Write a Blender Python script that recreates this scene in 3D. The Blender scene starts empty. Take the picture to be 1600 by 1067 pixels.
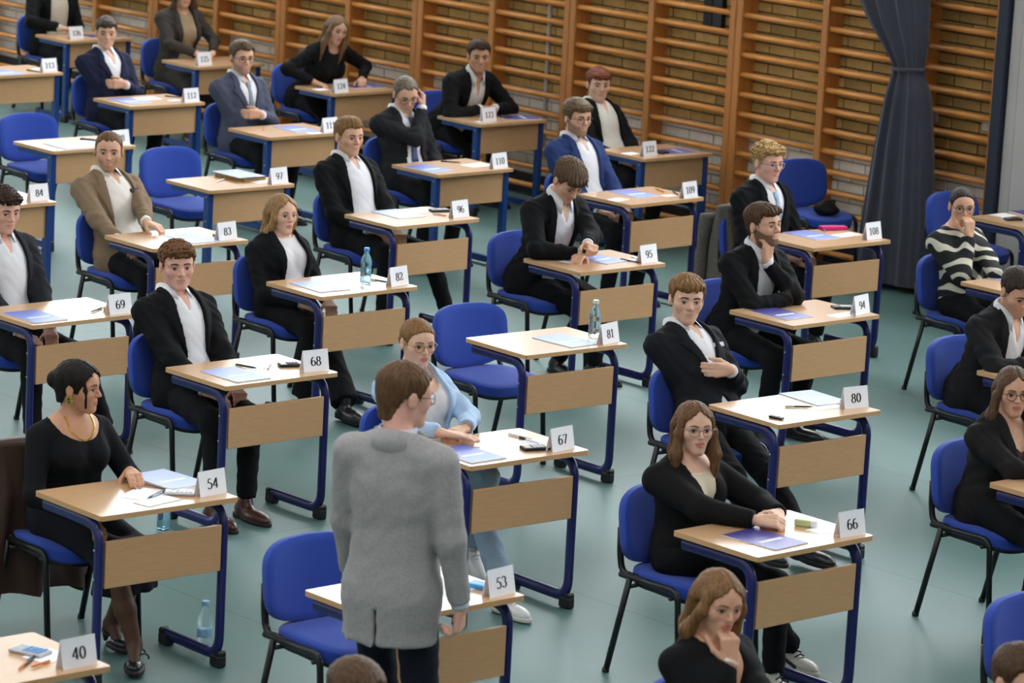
import bpy, math, random
import numpy as np
from mathutils import Vector, Matrix

random.seed(7); rng = np.random.default_rng(7)
S = bpy.context.scene
C = S.collection

# ------------------------------------------------------------------ camera
CAM_H, CAM_PITCH, CAM_ROLL, CAM_YAW, FPX = 4.48543, 0.199143, 0.053364, 0.838069, 5606.99
def cam_axes():
    fwd = np.array([-math.sin(CAM_YAW)*math.cos(CAM_PITCH), math.cos(CAM_YAW)*math.cos(CAM_PITCH), -math.sin(CAM_PITCH)])
    right = np.array([math.cos(CAM_YAW), math.sin(CAM_YAW), 0.0]); up = np.cross(right, fwd)
    c, s = math.cos(CAM_ROLL), math.sin(CAM_ROLL)
    return fwd, c*right + s*up, -s*right + c*up
FWD, RGT, UPV = cam_axes()
cam_data = bpy.data.cameras.new('camera'); cam = bpy.data.objects.new('camera', cam_data); C.objects.link(cam)
cam_data.sensor_width = 36.0; cam_data.lens = FPX/1600.0*36.0
cam_data.clip_start = 0.5; cam_data.clip_end = 200
cam.matrix_world = Matrix(((RGT[0], UPV[0], -FWD[0], 0), (RGT[1], UPV[1], -FWD[1], 0), (RGT[2], UPV[2], -FWD[2], CAM_H), (0, 0, 0, 1)))
cam_data.dof.use_dof = True; cam_data.dof.focus_distance = 17.6; cam_data.dof.aperture_fstop = 5.2
S.camera = cam

def ray_dir(px):
    return FWD + RGT*(px[0]-800)/FPX - UPV*(px[1]-533.5)/FPX
def at_z(px, z):                       # a pixel, on the horizontal plane z (floor, desk top)
    d = ray_dir(px); t = (z-CAM_H)/d[2]; return np.array([0, 0, CAM_H]) + t*d
def at_y(px, y):                       # a pixel, on the vertical plane y (a row of seats, the wall)
    d = ray_dir(px); t = y/d[1]; return np.array([0, 0, CAM_H]) + t*d

# ------------------------------------------------------------------ light and exposure
S.view_settings.view_transform = 'Standard'; S.view_settings.look = 'None'
S.view_settings.gamma = 1.0; S.view_settings.use_curve_mapping = False
S.view_settings.exposure = 0.0
world = bpy.data.worlds.new('world'); S.world = world; world.use_nodes = True
world.node_tree.nodes['Background'].inputs[0].default_value = (0.62, 0.72, 0.9, 1)
world.node_tree.nodes['Background'].inputs[1].default_value = 0.6
WIN_WALL, FILL_OPP, FILL_END, FILL_LEFT, FILL_LAMP = 10.5, 1.2, .6, 5.0, 9.0  # daylight above the wall bars; added fill: windows opposite, at the ends, ceiling lamps

# ------------------------------------------------------------------ helpers
def link(o, parent=None):
    C.objects.link(o)
    if parent is not None: o.parent = parent
    return o
def tag(o, label=None, cat=None, group=None, kind=None):
    if label: o['label'] = label
    if cat: o['category'] = cat
    if group: o['group'] = group
    if kind: o['kind'] = kind
    return o
def empty(name, loc=(0, 0, 0), rz=0.0):
    o = bpy.data.objects.new(name, None); o.empty_display_size = 0.1
    o.location = loc; o.rotation_euler = (0, 0, rz); return link(o)

class MB:                              # collects shapes, builds ONE mesh
    def __init__(s): s.v = []; s.f = []; s.m = []; s.n = 0
    def add(s, v, f, m=0):
        v = np.asarray(v, float).reshape(-1, 3); s.v.append(v)
        s.f += [tuple(i+s.n for i in q) for q in f]; s.m += [m]*len(f); s.n += len(v); return s
    def box(s, lo, hi, m=0, M=None):
        x0, y0, z0 = lo; x1, y1, z1 = hi
        v = np.array([(x0,y0,z0),(x1,y0,z0),(x1,y1,z0),(x0,y1,z0),(x0,y0,z1),(x1,y0,z1),(x1,y1,z1),(x0,y1,z1)], float)
        if M is not None: v = v @ np.array(M.to_3x3()).T + np.array(M.translation)
        return s.add(v, [(3,2,1,0),(4,5,6,7),(0,1,5,4),(1,2,6,5),(2,3,7,6),(3,0,4,7)], m)
    def bbox(s, lo, hi, b=0.004, m=0):  # chamfered box
        lo = np.array(lo, float); hi = np.array(hi, float); v = []
        for sx in (0, 1):
            for sy in (0, 1):
                for sz in (0, 1):
                    c = np.where([sx, sy, sz], hi, lo); d = np.where([sx, sy, sz], -b, b)
                    for a in range(3):
                        e = np.array(d); e[a] = 0; v.append(c+e)
        idx = lambda x, y, z, a: (x*4+y*2+z)*3+a
        F = []
        for a in range(3):
            u, w = (a+1) % 3, (a+2) % 3
            for sa in (0, 1):
                q = []
                for (p, r) in ((0,0),(1,0),(1,1),(0,1)):
                    k = [0,0,0]; k[a] = sa; k[u] = p; k[w] = r; q.append(idx(*k, a))
                F.append(tuple(q if sa else q[::-1]))
        for a in range(3):
            u, w = (a+1) % 3, (a+2) % 3
            for p in (0, 1):
                for r in (0, 1):
                    k0 = [0,0,0]; k1 = [0,0,0]
                    k0[a] = 0; k1[a] = 1; k0[u] = k1[u] = p; k0[w] = k1[w] = r
                    q = [idx(*k0, u), idx(*k1, u), idx(*k1, w), idx(*k0, w)]
                    F.append(tuple(q if p != r else q[::-1]))
        for x in (0, 1):
            for y in (0, 1):
                for z in (0, 1):
                    t = [idx(x,y,z,0), idx(x,y,z,1), idx(x,y,z,2)]
                    F.append(tuple(t if (x+y+z) % 2 else t[::-1]))
        return s.add(v, F, m)
    def tube(s, pts, r, n=10, m=0, side=None, asp=1.0, caps=True):   # r: one radius or one per point; side/asp: oval section
        P = [np.array(p, float) for p in pts]; R = [r]*len(P) if np.isscalar(r) else list(r)
        V = []; ref = None
        for i, p in enumerate(P):
            t = (P[min(i+1, len(P)-1)] - P[max(i-1, 0)]); t = t/(np.linalg.norm(t)+1e-12)
            if side is not None: a = np.array(side, float)
            else: a = ref if ref is not None else (np.array([0,0,1.]) if abs(t[2]) < .9 else np.array([1.,0,0]))
            a = a - t*(a@t); a /= np.linalg.norm(a)+1e-12; b = np.cross(t, a); ref = a
            for k in range(n):
                th = 2*math.pi*k/n
                V.append(p + a*math.cos(th)*R[i]*asp + b*math.sin(th)*R[i])
        F = [(i*n+k, i*n+(k+1) % n, (i+1)*n+(k+1) % n, (i+1)*n+k) for i in range(len(P)-1) for k in range(n)]
        if caps: F += [tuple(range(n))[::-1], tuple(range((len(P)-1)*n, len(P)*n))]
        return s.add(V, F, m)
    def lathe(s, prof, n=20, m=0, c=(0, 0, 0)):
        V = [(c[0]+r*math.cos(2*math.pi*k/n), c[1]+r*math.sin(2*math.pi*k/n), c[2]+z) for r, z in prof for k in range(n)]
        F = [(i*n+k, i*n+(k+1) % n, (i+1)*n+(k+1) % n, (i+1)*n+k) for i in range(len(prof)-1) for k in range(n)]
        F += [tuple(range(n))[::-1], tuple(range((len(prof)-1)*n, len(prof)*n))]
        return s.add(V, F, m)
    def mesh(s, name, mats, smooth=True, auto=None):
        me = bpy.data.meshes.new(name); V = np.concatenate(s.v) if s.v else np.zeros((0, 3))
        me.from_pydata(V.tolist(), [], s.f)
        if not isinstance(mats, (list, tuple)): mats = [mats]
        for mt in mats: me.materials.append(mt)
        if len(mats) > 1: me.polygons.foreach_set('material_index', s.m)
        me.polygons.foreach_set('use_smooth', [smooth]*len(me.polygons))
        me.update()
        if smooth and auto: me.set_sharp_from_angle(angle=math.radians(auto))
        return me
    def build(s, name, mats, parent=None, smooth=True, auto=35):
        o = bpy.data.objects.new(name, s.mesh(name, mats, smooth, auto)); return link(o, parent)
def put(name, me, parent=None, loc=None, rz=0.0):
    o = bpy.data.objects.new(name, me)
    if loc is not None: o.location = loc; o.rotation_euler = (0, 0, rz)
    return link(o, parent)
def bend(pts, rad, n=5):               # round the inner corners of a polyline
    P = [np.array(p, float) for p in pts]; out = [P[0]]
    for i in range(1, len(P)-1):
        a = P[i-1]-P[i]; b = P[i+1]-P[i]; la, lb = np.linalg.norm(a), np.linalg.norm(b); r = min(rad, la*.49, lb*.49)
        p0 = P[i]+a/la*r; p1 = P[i]+b/lb*r
        for k in range(n+1):
            t = k/n; out.append((1-t)**2*p0 + 2*t*(1-t)*P[i] + t*t*p1)
    out.append(P[-1]); return out

# ------------------------------------------------------------------ materials
def srgb(r, g, b):
    f = lambda c: (c/255/12.92) if c/255 <= .04045 else ((c/255+.055)/1.055)**2.4
    return (f(r), f(g), f(b), 1)
MATS = {}
def mat(name, col, rough=.5, metal=0., noise=0., scale=40., bump=0., bscale=None, stretch=(1, 1, 1), coat=0., sheen=0., spec=.5, trans=0., attr=None, rand=0., ior=1.45, coords='Object'):
    if name in MATS: return MATS[name]
    m = bpy.data.materials.new(name); m.use_nodes = True; nt = m.node_tree; N = nt.nodes; L = nt.links
    b = N['Principled BSDF']; b.inputs['Base Color'].default_value = col
    b.inputs['Roughness'].default_value = rough; b.inputs['Metallic'].default_value = metal
    b.inputs['Coat Weight'].default_value = coat; b.inputs['Sheen Weight'].default_value = sheen
    b.inputs['Specular IOR Level'].default_value = spec; b.inputs['Transmission Weight'].default_value = trans; b.inputs['IOR'].default_value = ior
    src = None
    if attr:
        a = N.new('ShaderNodeAttribute'); a.attribute_name = attr; src = a.outputs['Color']
    if noise or bump:
        tc = N.new('ShaderNodeTexCoord'); mp = N.new('ShaderNodeMapping'); mp.inputs['Scale'].default_value = stretch
        L.new(tc.outputs[coords], mp.inputs[0])
    if noise or rand:
        hsv = N.new('ShaderNodeHueSaturation')
        if src is None: hsv.inputs['Color'].default_value = col
        else: L.new(src, hsv.inputs['Color'])
        val = None
        if noise:
            nz = N.new('ShaderNodeTexNoise'); nz.inputs['Scale'].default_value = scale; nz.inputs['Detail'].default_value = 3
            L.new(mp.outputs[0], nz.inputs['Vector'])
            mr = N.new('ShaderNodeMapRange'); mr.inputs[1].default_value = .25; mr.inputs[2].default_value = .75
            mr.inputs[3].default_value = 1-noise; mr.inputs[4].default_value = 1+noise
            L.new(nz.outputs[0], mr.inputs[0]); val = mr.outputs[0]
        if rand:
            oi = N.new('ShaderNodeObjectInfo'); ge = N.new('ShaderNodeNewGeometry'); ad = N.new('ShaderNodeMath'); fr = N.new('ShaderNodeMath')
            ad.operation = 'ADD'; fr.operation = 'FRACT'
            L.new(oi.outputs['Random'], ad.inputs[0]); L.new(ge.outputs['Random Per Island'], ad.inputs[1]); L.new(ad.outputs[0], fr.inputs[0])
            mr2 = N.new('ShaderNodeMapRange'); mr2.inputs[3].default_value = 1-rand; mr2.inputs[4].default_value = 1+rand
            L.new(fr.outputs[0], mr2.inputs[0])
            if val is not None:
                mu = N.new('ShaderNodeMath'); mu.operation = 'MULTIPLY'; L.new(val, mu.inputs[0]); L.new(mr2.outputs[0], mu.inputs[1]); val = mu.outputs[0]
            else: val = mr2.outputs[0]
        L.new(val, hsv.inputs['Value']); L.new(hsv.outputs[0], b.inputs['Base Color'])
    elif src is not None: L.new(src, b.inputs['Base Color'])
    if bump:
        nb = N.new('ShaderNodeTexNoise'); nb.inputs['Scale'].default_value = bscale or scale; nb.inputs['Detail'].default_value = 4
        L.new(mp.outputs[0], nb.inputs['Vector'])
        bp = N.new('ShaderNodeBump'); bp.inputs['Strength'].default_value = bump; bp.inputs['Distance'].default_value = .01
        L.new(nb.outputs[0], bp.inputs['Height']); L.new(bp.outputs[0], b.inputs['Normal'])
    MATS[name] = m; return m
def emat(name, col, strength):
    m = bpy.data.materials.new(name); m.use_nodes = True; nt = m.node_tree; nt.nodes.clear()
    e = nt.nodes.new('ShaderNodeEmission'); e.inputs[0].default_value = col; e.inputs[1].default_value = strength
    o = nt.nodes.new('ShaderNodeOutputMaterial'); nt.links.new(e.outputs[0], o.inputs[0]); return m

M_wood = mat('beech_laminate', srgb(208, 164, 122), .36, noise=.06, scale=12, stretch=(14, 1, 14), coat=.55)
M_wood.node_tree.nodes['Principled BSDF'].inputs['Coat Roughness'].default_value = .16
M_panel = mat('beech_panel', srgb(202, 158, 114), .45, noise=.06, scale=12, stretch=(14, 1, 14))
M_edge = mat('desk_edge_band', srgb(204, 160, 112), .5)
M_navy = mat('navy_enamel', srgb(24, 27, 92), .32, coat=.3)
M_blue2 = mat('blue_enamel', srgb(18, 58, 122), .35, coat=.2)
M_cap = mat('black_plastic', srgb(26, 26, 30), .45)
M_black = mat('black_steel', srgb(20, 20, 22), .35)
M_fabric = mat('blue_fabric', srgb(36, 68, 164), .9, noise=.10, scale=300, bump=.25, bscale=500, sheen=.15)
M_screw = mat('steel_screw', srgb(170, 170, 175), .3, metal=.9)
M_paper = mat('white_card', srgb(247, 247, 252), .7)
M_ink = mat('black_ink', srgb(22, 22, 26), .7)
M_bars = mat('pine_rung', srgb(222, 148, 74), .42, noise=.18, scale=6, stretch=(1, 12, 12), coat=.1, rand=.12)
M_upr = mat('pine_upright', srgb(192, 124, 62), .45, noise=.2, scale=6, stretch=(12, 12, 1), coat=.1, rand=.08)
M_brick = mat('yellow_brick', srgb(176, 140, 80), .85, noise=.16, scale=14, rand=.22, bump=.4, bscale=60)
M_wbrick = mat('whitewashed_brick', srgb(226, 216, 202), .85, noise=.08, scale=14, rand=.06, bump=.3, bscale=60)
M_mortar = mat('mortar', srgb(84, 68, 46), .95, noise=.15, scale=30)
M_mortar2 = mat('pale_mortar', srgb(172, 162, 148), .95, noise=.15, scale=30)
M_plaster = mat('plaster', srgb(205, 200, 190), .9, noise=.04, scale=3)
M_plinth = mat('dark_plinth', srgb(38, 36, 40), .7)
M_ceil = mat('ceiling_white', srgb(215, 212, 205), .9)
M_curt = mat('grey_curtain', srgb(58, 58, 72), .8, noise=.08, scale=60, sheen=.25)
M_greyp = mat('grey_painted', srgb(188, 182, 180), .6, noise=.04, scale=3)
M_winframe = mat('window_frame_white', srgb(225, 225, 222), .5)

# floor: teal sports linoleum in long sheets
def floor_mat():
    m = bpy.data.materials.new('teal_linoleum'); m.use_nodes = True; nt = m.node_tree; N = nt.nodes; L = nt.links; b = N['Principled BSDF']
    tc = N.new('ShaderNodeTexCoord')
    br = N.new('ShaderNodeTexBrick'); br.offset = .5; br.inputs['Scale'].default_value = 1.0
    br.inputs['Brick Width'].default_value = 9.0; br.inputs['Row Height'].default_value = 1.6; br.inputs['Mortar Size'].default_value = .004
    br.inputs['Color1'].default_value = srgb(80, 112, 108); br.inputs['Color2'].default_value = srgb(89, 120, 116); br.inputs['Mortar'].default_value = srgb(62, 88, 86)
    L.new(tc.outputs['Object'], br.inputs['Vector'])
    nz = N.new('ShaderNodeTexNoise'); nz.inputs['Scale'].default_value = 1.1; nz.inputs['Detail'].default_value = 5
    mp = N.new('ShaderNodeMapping'); mp.inputs['Scale'].default_value = (.6, 1.8, 1); L.new(tc.outputs['Object'], mp.inputs[0]); L.new(mp.outputs[0], nz.inputs['Vector'])
    nf = N.new('ShaderNodeTexNoise'); nf.inputs['Scale'].default_value = 45; nf.inputs['Detail'].default_value = 3; L.new(tc.outputs['Object'], nf.inputs['Vector'])
    ad = N.new('ShaderNodeMath'); ad.operation = 'MULTIPLY_ADD'; ad.inputs[1].default_value = .25; L.new(nf.outputs[0], ad.inputs[0]); L.new(nz.outputs[0], ad.inputs[2])
    mr = N.new('ShaderNodeMapRange'); mr.inputs[1].default_value = .35; mr.inputs[2].default_value = .9; mr.inputs[3].default_value = .84; mr.inputs[4].default_value = 1.14
    L.new(ad.outputs[0], mr.inputs[0])
    hs = N.new('ShaderNodeHueSaturation'); L.new(br.outputs[0], hs.inputs['Color']); L.new(mr.outputs[0], hs.inputs['Value']); L.new(hs.outputs[0], b.inputs['Base Color'])
    r2 = N.new('ShaderNodeMapRange'); r2.inputs[3].default_value = .42; r2.inputs[4].default_value = .55; L.new(nz.outputs[0], r2.inputs[0]); L.new(r2.outputs[0], b.inputs['Roughness'])
    return m
M_floor = floor_mat()

# ------------------------------------------------------------------ the hall
WALL_Y = 18.97; BAR_Y = 18.80
X0, X1, Y0, HT = -34.0, 9.0, -5.0, 7.0
def struct(o): o['kind'] = 'structure'; return o
struct(MB().box((X0, Y0, -.12), (X1, WALL_Y+.3, 0)).build('floor', M_floor, smooth=False))
struct(MB().box((X0, Y0, HT), (X1, WALL_Y+.3, HT+.15)).build('ceiling', M_ceil, smooth=False))
def window(idx, lo, hi, axis, strength, name_y):
    """a tall gym window: white frame with mullions, daylight in its panes"""
    mb = MB(); n = 4
    a0, a1 = lo[axis], hi[axis]; z0, z1 = lo[2], hi[2]; o = 1-axis; t0, t1 = lo[o], hi[o]
    def bar(a, b, c, d):
        l = [0, 0, c]; h = [0, 0, d]; l[axis] = a; h[axis] = b; l[o] = t0; h[o] = t1; mb.box(l, h)
    for k in range(n+1):
        x = a0+(a1-a0)*k/n; bar(max(a0, x-.04), min(a1, x+.04), z0, z1)
    for z in (z0, (z0+z1)/2, z1): bar(a0, a1, max(z0, z-.04), min(z1, z+.04))
    f = struct(mb.build('window_%d' % idx, M_winframe, smooth=False))
    m = MATS.get('sky%s' % strength) or MATS.setdefault('sky%s' % strength, emat('daylight_pane', (.90, .95, 1.0, 1), strength))
    tm = (t0+t1)/2
    for k in range(n):
        for (c, d) in ((z0, (z0+z1)/2), ((z0+z1)/2, z1)):
            l = [0, 0, c+.04]; h = [0, 0, d-.04]
            l[axis] = a0+(a1-a0)*k/n+.04; h[axis] = a0+(a1-a0)*(k+1)/n-.04; l[o] = tm-.006; h[o] = tm+.006
            MB().box(l, h).build('pane', m, f, smooth=False)
wi = 1
def wall_run(name, axis, pos, thick, a0, a1, sill, head, wins, strength):
    global wi
    mb = MB(); o = 1-axis
    def blk(a, b, c, d):
        if b-a < 1e-3: return
        l = [0, 0, c]; h = [0, 0, d]; l[axis] = a; h[axis] = b; l[o] = min(pos, pos+thick); h[o] = max(pos, pos+thick); mb.box(l, h)
    blk(a0, a1, 0, sill); blk(a0, a1, head, HT); e = a0
    for (u, v) in wins:
        blk(e, u, sill, head); e = v
        l = [0, 0, sill]; h = [0, 0, head]; l[axis] = u; h[axis] = v; c = pos+thick*.55; l[o] = c-.04; h[o] = c+.04
        window(wi, l, h, axis, strength, name); wi += 1
    blk(e, a1, sill, head)
    return struct(mb.build(name, M_plaster, smooth=False))
wb = wall_run('wall_back', 0, WALL_Y+.012, .29, X0, X1, 2.75, 6.0, [(-33+4.2*k, -33+4.2*k+3.5) for k in range(7)], WIN_WALL)
wall_run('wall_front', 0, Y0, -.3, X0, X1, 1.2, 6.0, [(-32+4.2*k, -32+4.2*k+3.3) for k in range(9)], FILL_OPP)  # unseen windows added as fill light from the camera side
wall_run('wall_left', 1, X0, -.3, Y0-.3, WALL_Y+.3, 2.6, 6.0, [(-3+4.4*k, -3+4.4*k+3.4) for k in range(5)], FILL_LEFT)  # unseen windows added in this end wall for more light
wall_run('wall_right', 1, X1, .3, Y0-.3, WALL_Y+.3, 1.2, 6.0, [(-3+4.4*k, -3+4.4*k+3.4) for k in range(5)], FILL_END)  # unseen windows added to brighten faces and desk fronts

# unseen fill lamps added over the middle of the hall, brightening the front rows
fill_lit = emat('fill_diffuser', (.97, .98, 1.0, 1), FILL_LAMP)
for (gx, gw) in ((-19, 'farthest from the platform'), (-14.5, 'second from the far end'), (-10, 'in the middle of the row'), (-5.5, 'second from the platform'), (-1, 'over the platform')):
    for (gy, gs) in ((3.0, 'platform side'), (8.0, 'wall bars side')):
        t = empty('fill_lamp', (gx, gy, HT)); tag(t, 'added unseen ceiling fill lamp, %s row, %s' % (gs, gw), 'lamp', 'added ceiling fill lamps')
        MB().box((-1.25, -.65, -.12), (1.25, .65, 0)).build('housing', M_winframe, t, smooth=False)
        MB().box((-1.2, -.6, -.14), (1.2, .6, -.121)).build('diffuser', fill_lit, t, smooth=False)

# brick facing of the lower wall, children of wall_back
BX0, BX1, BZ0, BZW, BZ1 = -31.0, -15.95, .15, .825, 2.74
MB().box((BX0, WALL_Y, BZW), (BX1, WALL_Y+.02, BZ1)).build('mortar', M_mortar, wb, smooth=False)
MB().box((BX0, WALL_Y, BZ0), (BX1, WALL_Y+.02, BZW)).build('pale_mortar', M_mortar2, wb, smooth=False)
bl, bh, jt = .25, .065, .010
brick_v = []; nrow = int((BZ1-BZ0)/(bh+jt))
for r in range(nrow):
    z = BZ0+jt/2+r*(bh+jt); x = BX1-((r % 2)*.5)*(bl+jt)
    while x > BX0+.02:
        l = max(BX0, x-bl); brick_v.append((x, l, z)); x -= bl+jt
def brick_mesh(w):
    return MB().bbox((-w/2, -.009, 0), (w/2, .004, bh), .003)
bm_y = brick_mesh(bl).mesh('brick', M_brick, False); bm_w = brick_mesh(bl).mesh('brick', M_wbrick, False)
vis = [b for b in brick_v if b[2] < 2.08]; vis.sort(key=lambda b: -b[0]); near = vis[:300]; nearset = set(near)
far_y, far_w = MB(), MB()
for (x, l, z) in brick_v:
    white = z+bh*.6 < BZW; c = (l+x)/2; d = random.uniform(-.003, .002)
    if (x, l, z) in nearset and x-l > bl-.01:
        put('brick', bm_w if white else bm_y, wb, (c, WALL_Y+d, z))
    else:
        (far_w if white else far_y).bbox((l, WALL_Y-.009+d, z), (x, WALL_Y+.004, z+bh), .003)
o = far_y.build('brick_courses', M_brick, wb, smooth=False); o['kind'] = 'stuff'
o = far_w.build('pale_brick_courses', M_wbrick, wb, smooth=False); o['kind'] = 'stuff'
b0 = MB().bbox((X0, WALL_Y-.05, 0), (-16.0, WALL_Y+.02, BZ0), .008).build('baseboard_back', M_plinth, smooth=False); struct(b0)

# wall bars: two bays each
RZ0, RDZ, NR = .088, .1466, 17
rung_me = MB().tube([(-.42, 0, 0), (.42, 0, 0)], .0215, 10, side=(0, 0, 1), asp=1.0).mesh('rung', M_bars)
upr_me = MB().bbox((-.032, -.04, 0), (.032, .125, 2.62), .006).mesh('upright', M_upr, False)
bar_labels = {0: 'pine wall bars beside the grey door, partly behind the tied curtain', 1: 'pine wall bars behind the blonde boy with the pale blue tie',
  2: 'pine wall bars behind the red-haired boy', 3: 'pine wall bars behind the dark-haired boy with clasped hands', 4: 'pine wall bars behind the leaning long-haired woman',
  5: 'pine wall bars behind the woman in the brown grey blazer', 6: 'pine wall bars behind the person in black and cream', 7: 'pine wall bars at the far end of the row, past desk 126'}
edges = [-16.05, -16.82, -18.62, -20.43, -22.26, -24.06, -25.9, -27.7, -29.5]
for k in range(8):
    a, b = edges[k+1], edges[k]; t = empty('wall_bars', ((a+b)/2, BAR_Y+.04, 0)); w = b-a
    tag(t, bar_labels[k], 'wall bars', 'wall bars along the brick wall')
    xs = [-w/2+.034, 0, w/2-.034] if w > 1.2 else [-w/2+.034, w/2-.034]
    for x in xs: put('upright', upr_me, t, (x, 0, 0))
    for i in range(len(xs)-1):
        c = (xs[i]+xs[i+1])/2; L_ = xs[i+1]-xs[i]-.05
        for j in range(NR):
            r = put('rung', rung_me, t, (c, -.005, RZ0+RDZ*j)); r.scale = (L_/.84, 1, 1)

# conduit, boxes on the wall
def tube_thing(name, label, cat, pts, r, m): return tag(MB().tube(pts, r, 8).build(name, m), label, cat)
pX = at_y((857, 120), WALL_Y)[0]
tube_thing('conduit', 'pale grey conduit running up the brick wall behind desk 122', 'pipe', [(pX, WALL_Y-.02, .3), (pX, WALL_Y-.02, 2.7)], .016, M_greyp)
q = at_y((1122, 18), WALL_Y)
t = empty('wall_box', (q[0], WALL_Y-.01, q[2])); tag(t, 'dark metal switch box on the brick wall', 'switch box')
MB().bbox((-.10, -.05, -.13), (.10, 0, .13), .006).build('housing', M_cap, t, smooth=False)
MB().bbox((-.085, -.056, -.115), (.0, -.05, .115), .002).build('cover', M_plinth, t, smooth=False)
for (px, lab) in (((1545, 195), 'small white socket on the brick wall by the grey door'), ((1462, 180), 'small pale socket on the brick wall beside the curtain')):
    q = at_y(px, WALL_Y); t = empty('wall_socket', (q[0], WALL_Y-.01, q[2])); tag(t, lab, 'socket', 'wall sockets')
    MB().bbox((-.04, -.02, -.045), (.04, 0, .045), .006).build('plate', M_greyp, t, smooth=False)
    MB().lathe([(.016, 0), (.016, .003)], 14).build('insert', M_plaster, t).matrix_local = Matrix.Translation((0, -.0205, 0)) @ Matrix.Rotation(math.radians(90), 4, 'X')

# grey door with its dark jamb at the end of the bars
dr = struct(MB().bbox((-15.93, BAR_Y-.05, 0), (-14.2, WALL_Y+.01, 3.0), .006).build('door_1', M_greyp, smooth=False))
for k, x in enumerate((-15.86, -15.5, -15.1, -14.7)):
    MB().bbox((x+.03, BAR_Y-.068, .06), (x+.36, BAR_Y-.052, 2.9), .012).build('door_panel', M_greyp, dr, smooth=False)
struct(MB().bbox((-16.03, BAR_Y-.09, 0), (-15.935, WALL_Y, 3.0), .006).build('trim_1', mat('jamb_dark', srgb(34, 40, 58), .5), smooth=False))

# tied curtain hanging in front of the bars
def curtain():
    nz, na = 90, 120; V = []; F = []; cy = 18.58; ztop = 2.95
    prof_z = [0.05, .5, 1.0, 1.38, 1.52, 1.58, 1.7, 1.85, 2.1, 2.5, 2.95]
    left = [-17.05, -17.0, -16.93, -16.86, -16.82, -16.83, -16.93, -17.08, -17.26, -17.42, -17.5]
    right = [-16.36, -16.37, -16.42, -16.48, -16.55, -16.56, -16.54, -16.54, -16.55, -16.56, -16.57]
    dep = [.13, .125, .12, .10, .07, .07, .09, .11, .125, .13, .13]
    for i in range(nz):
        z = .05+(ztop-.05)*i/(nz-1); l = np.interp(z, prof_z, left); r = np.interp(z, prof_z, right); d = np.interp(z, prof_z, dep)
        for k in range(na):
            th = 2*math.pi*k/na; u = math.cos(th)
            fold = 1+.28*math.sin(th*11+math.sin(z*1.3)*.8)*(.55+.45*math.sin(th*3+.7)) + .07*math.sin(th*23+z)
            V.append(((l+r)/2+(r-l)/2*u, cy+d*math.sin(th)*fold, z))
    for i in range(nz-1):
        for k in range(na): F.append((i*na+k, i*na+(k+1) % na, (i+1)*na+(k+1) % na, (i+1)*na+k))
    F.append(tuple(range((nz-1)*na, nz*na)))
    t = empty('curtain', (0, 0, 0)); tag(t, 'dark grey pleated curtain gathered by a tie, hanging before the wall bars', 'curtain')
    mb = MB(); mb.add(V, F); mb.build('drape', M_curt, t, auto=None)
    MB().tube([(-16.688+.142*math.cos(a), cy+.078*math.sin(a), 1.55+.01*math.cos(a)) for a in np.linspace(0, 2*math.pi, 33)], .013, 8).build('tie_band', M_curt, t)
    rod = MB().tube([(-17.7, cy, 2.97), (-16.3, cy, 2.97)], .02, 10); rod.tube([(-17.5, cy, 2.97), (-17.5, WALL_Y, 2.97)], .014, 8); rod.tube([(-16.5, cy, 2.97), (-16.5, WALL_Y, 2.97)], .014, 8)
    rod.build('rod', M_black, t)
curtain()

# ------------------------------------------------------------------ desks
DESKS = {'108': (-15.274, 16.335, -.7), '109': (-16.994, 16.375, 2.0), '40': (-10.273, 6.839, -.5), '54': (-12.017, 8.724, -1.1), '66': (-10.146, 10.67, .3), '67': (-11.93, 10.67, -1.8),
 '68': (-13.791, 10.687, .3), '69': (-15.447, 10.678, .8), '80': (-11.848, 12.548, -1.4), '81': (-13.649, 12.526, -1.7), '82': (-15.391, 12.543, .3), '94': (-13.572, 14.4, 0), '95': (-15.305, 14.398, -.2),
 '96': (-16.992, 14.39, 1.1), '83': (-16.995, 12.565, 0), '53': (-10.208, 8.751, 0), '107': (-13.574, 16.334, 0), '121': (-15.191, 18.249, 0), '93': (-11.765, 14.424, 0), '79': (-10.043, 12.557, 0),
 '122': (-18.674, 18.109, 0), '123': (-20.467, 18.094, 0), '124': (-22.219, 18.08, 0), '125': (-23.911, 17.994, 0), '126': (-25.691, 17.933, 0), '113': (-24.004, 16.037, 0), '112': (-22.195, 16.108, 0),
 '98': (-20.583, 14.308, 0), '97': (-18.79, 14.32, 0), '84': (-18.836, 12.45, 0), '111': (-20.537, 16.149, 0), '110': (-18.707, 16.191, 1.0), '52': (-7.98, 8.74, 0)}
LOW = {'84', '97', '98', '110', '111', '112', '113', '122', '123', '124', '125', '126'}
def dz(n): return .712 if n in LOW else .7604
def top_mesh(h):
    mb = MB(); r = .012; out = []
    for (cx, cy, a0) in ((.25-r, .35-r, 0), (-.25+r, .35-r, 90), (-.25+r, -.35+r, 180), (.25-r, -.35+r, 270)):
        for k in range(5): a = math.radians(a0+k*22.5); out.append((cx+r*math.cos(a), cy+r*math.sin(a)))
    n = len(out); V = [(x, y, h-.022) for x, y in out]+[(x, y, h) for x, y in out]
    mb.add(V, [tuple(range(n, 2*n))], 0); mb.add(V, [tuple(range(n))[::-1]], 0)
    mb.add(V, [(k, (k+1) % n, n+(k+1) % n, n+k) for k in range(n)], 1)
    return mb.mesh('desktop', [M_wood, M_edge], False)
A_top = top_mesh(.7604); B_top = top_mesh(.712)
A_frame = MB().tube(bend([(-.215, 0, .712), (.19, 0, .712), (.19, 0, .045), (-.20, 0, .045)], .085, 8), .017, 12, side=(0, 1, 0), asp=1.0).mesh('side_frame', M_navy, True, 60)
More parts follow.
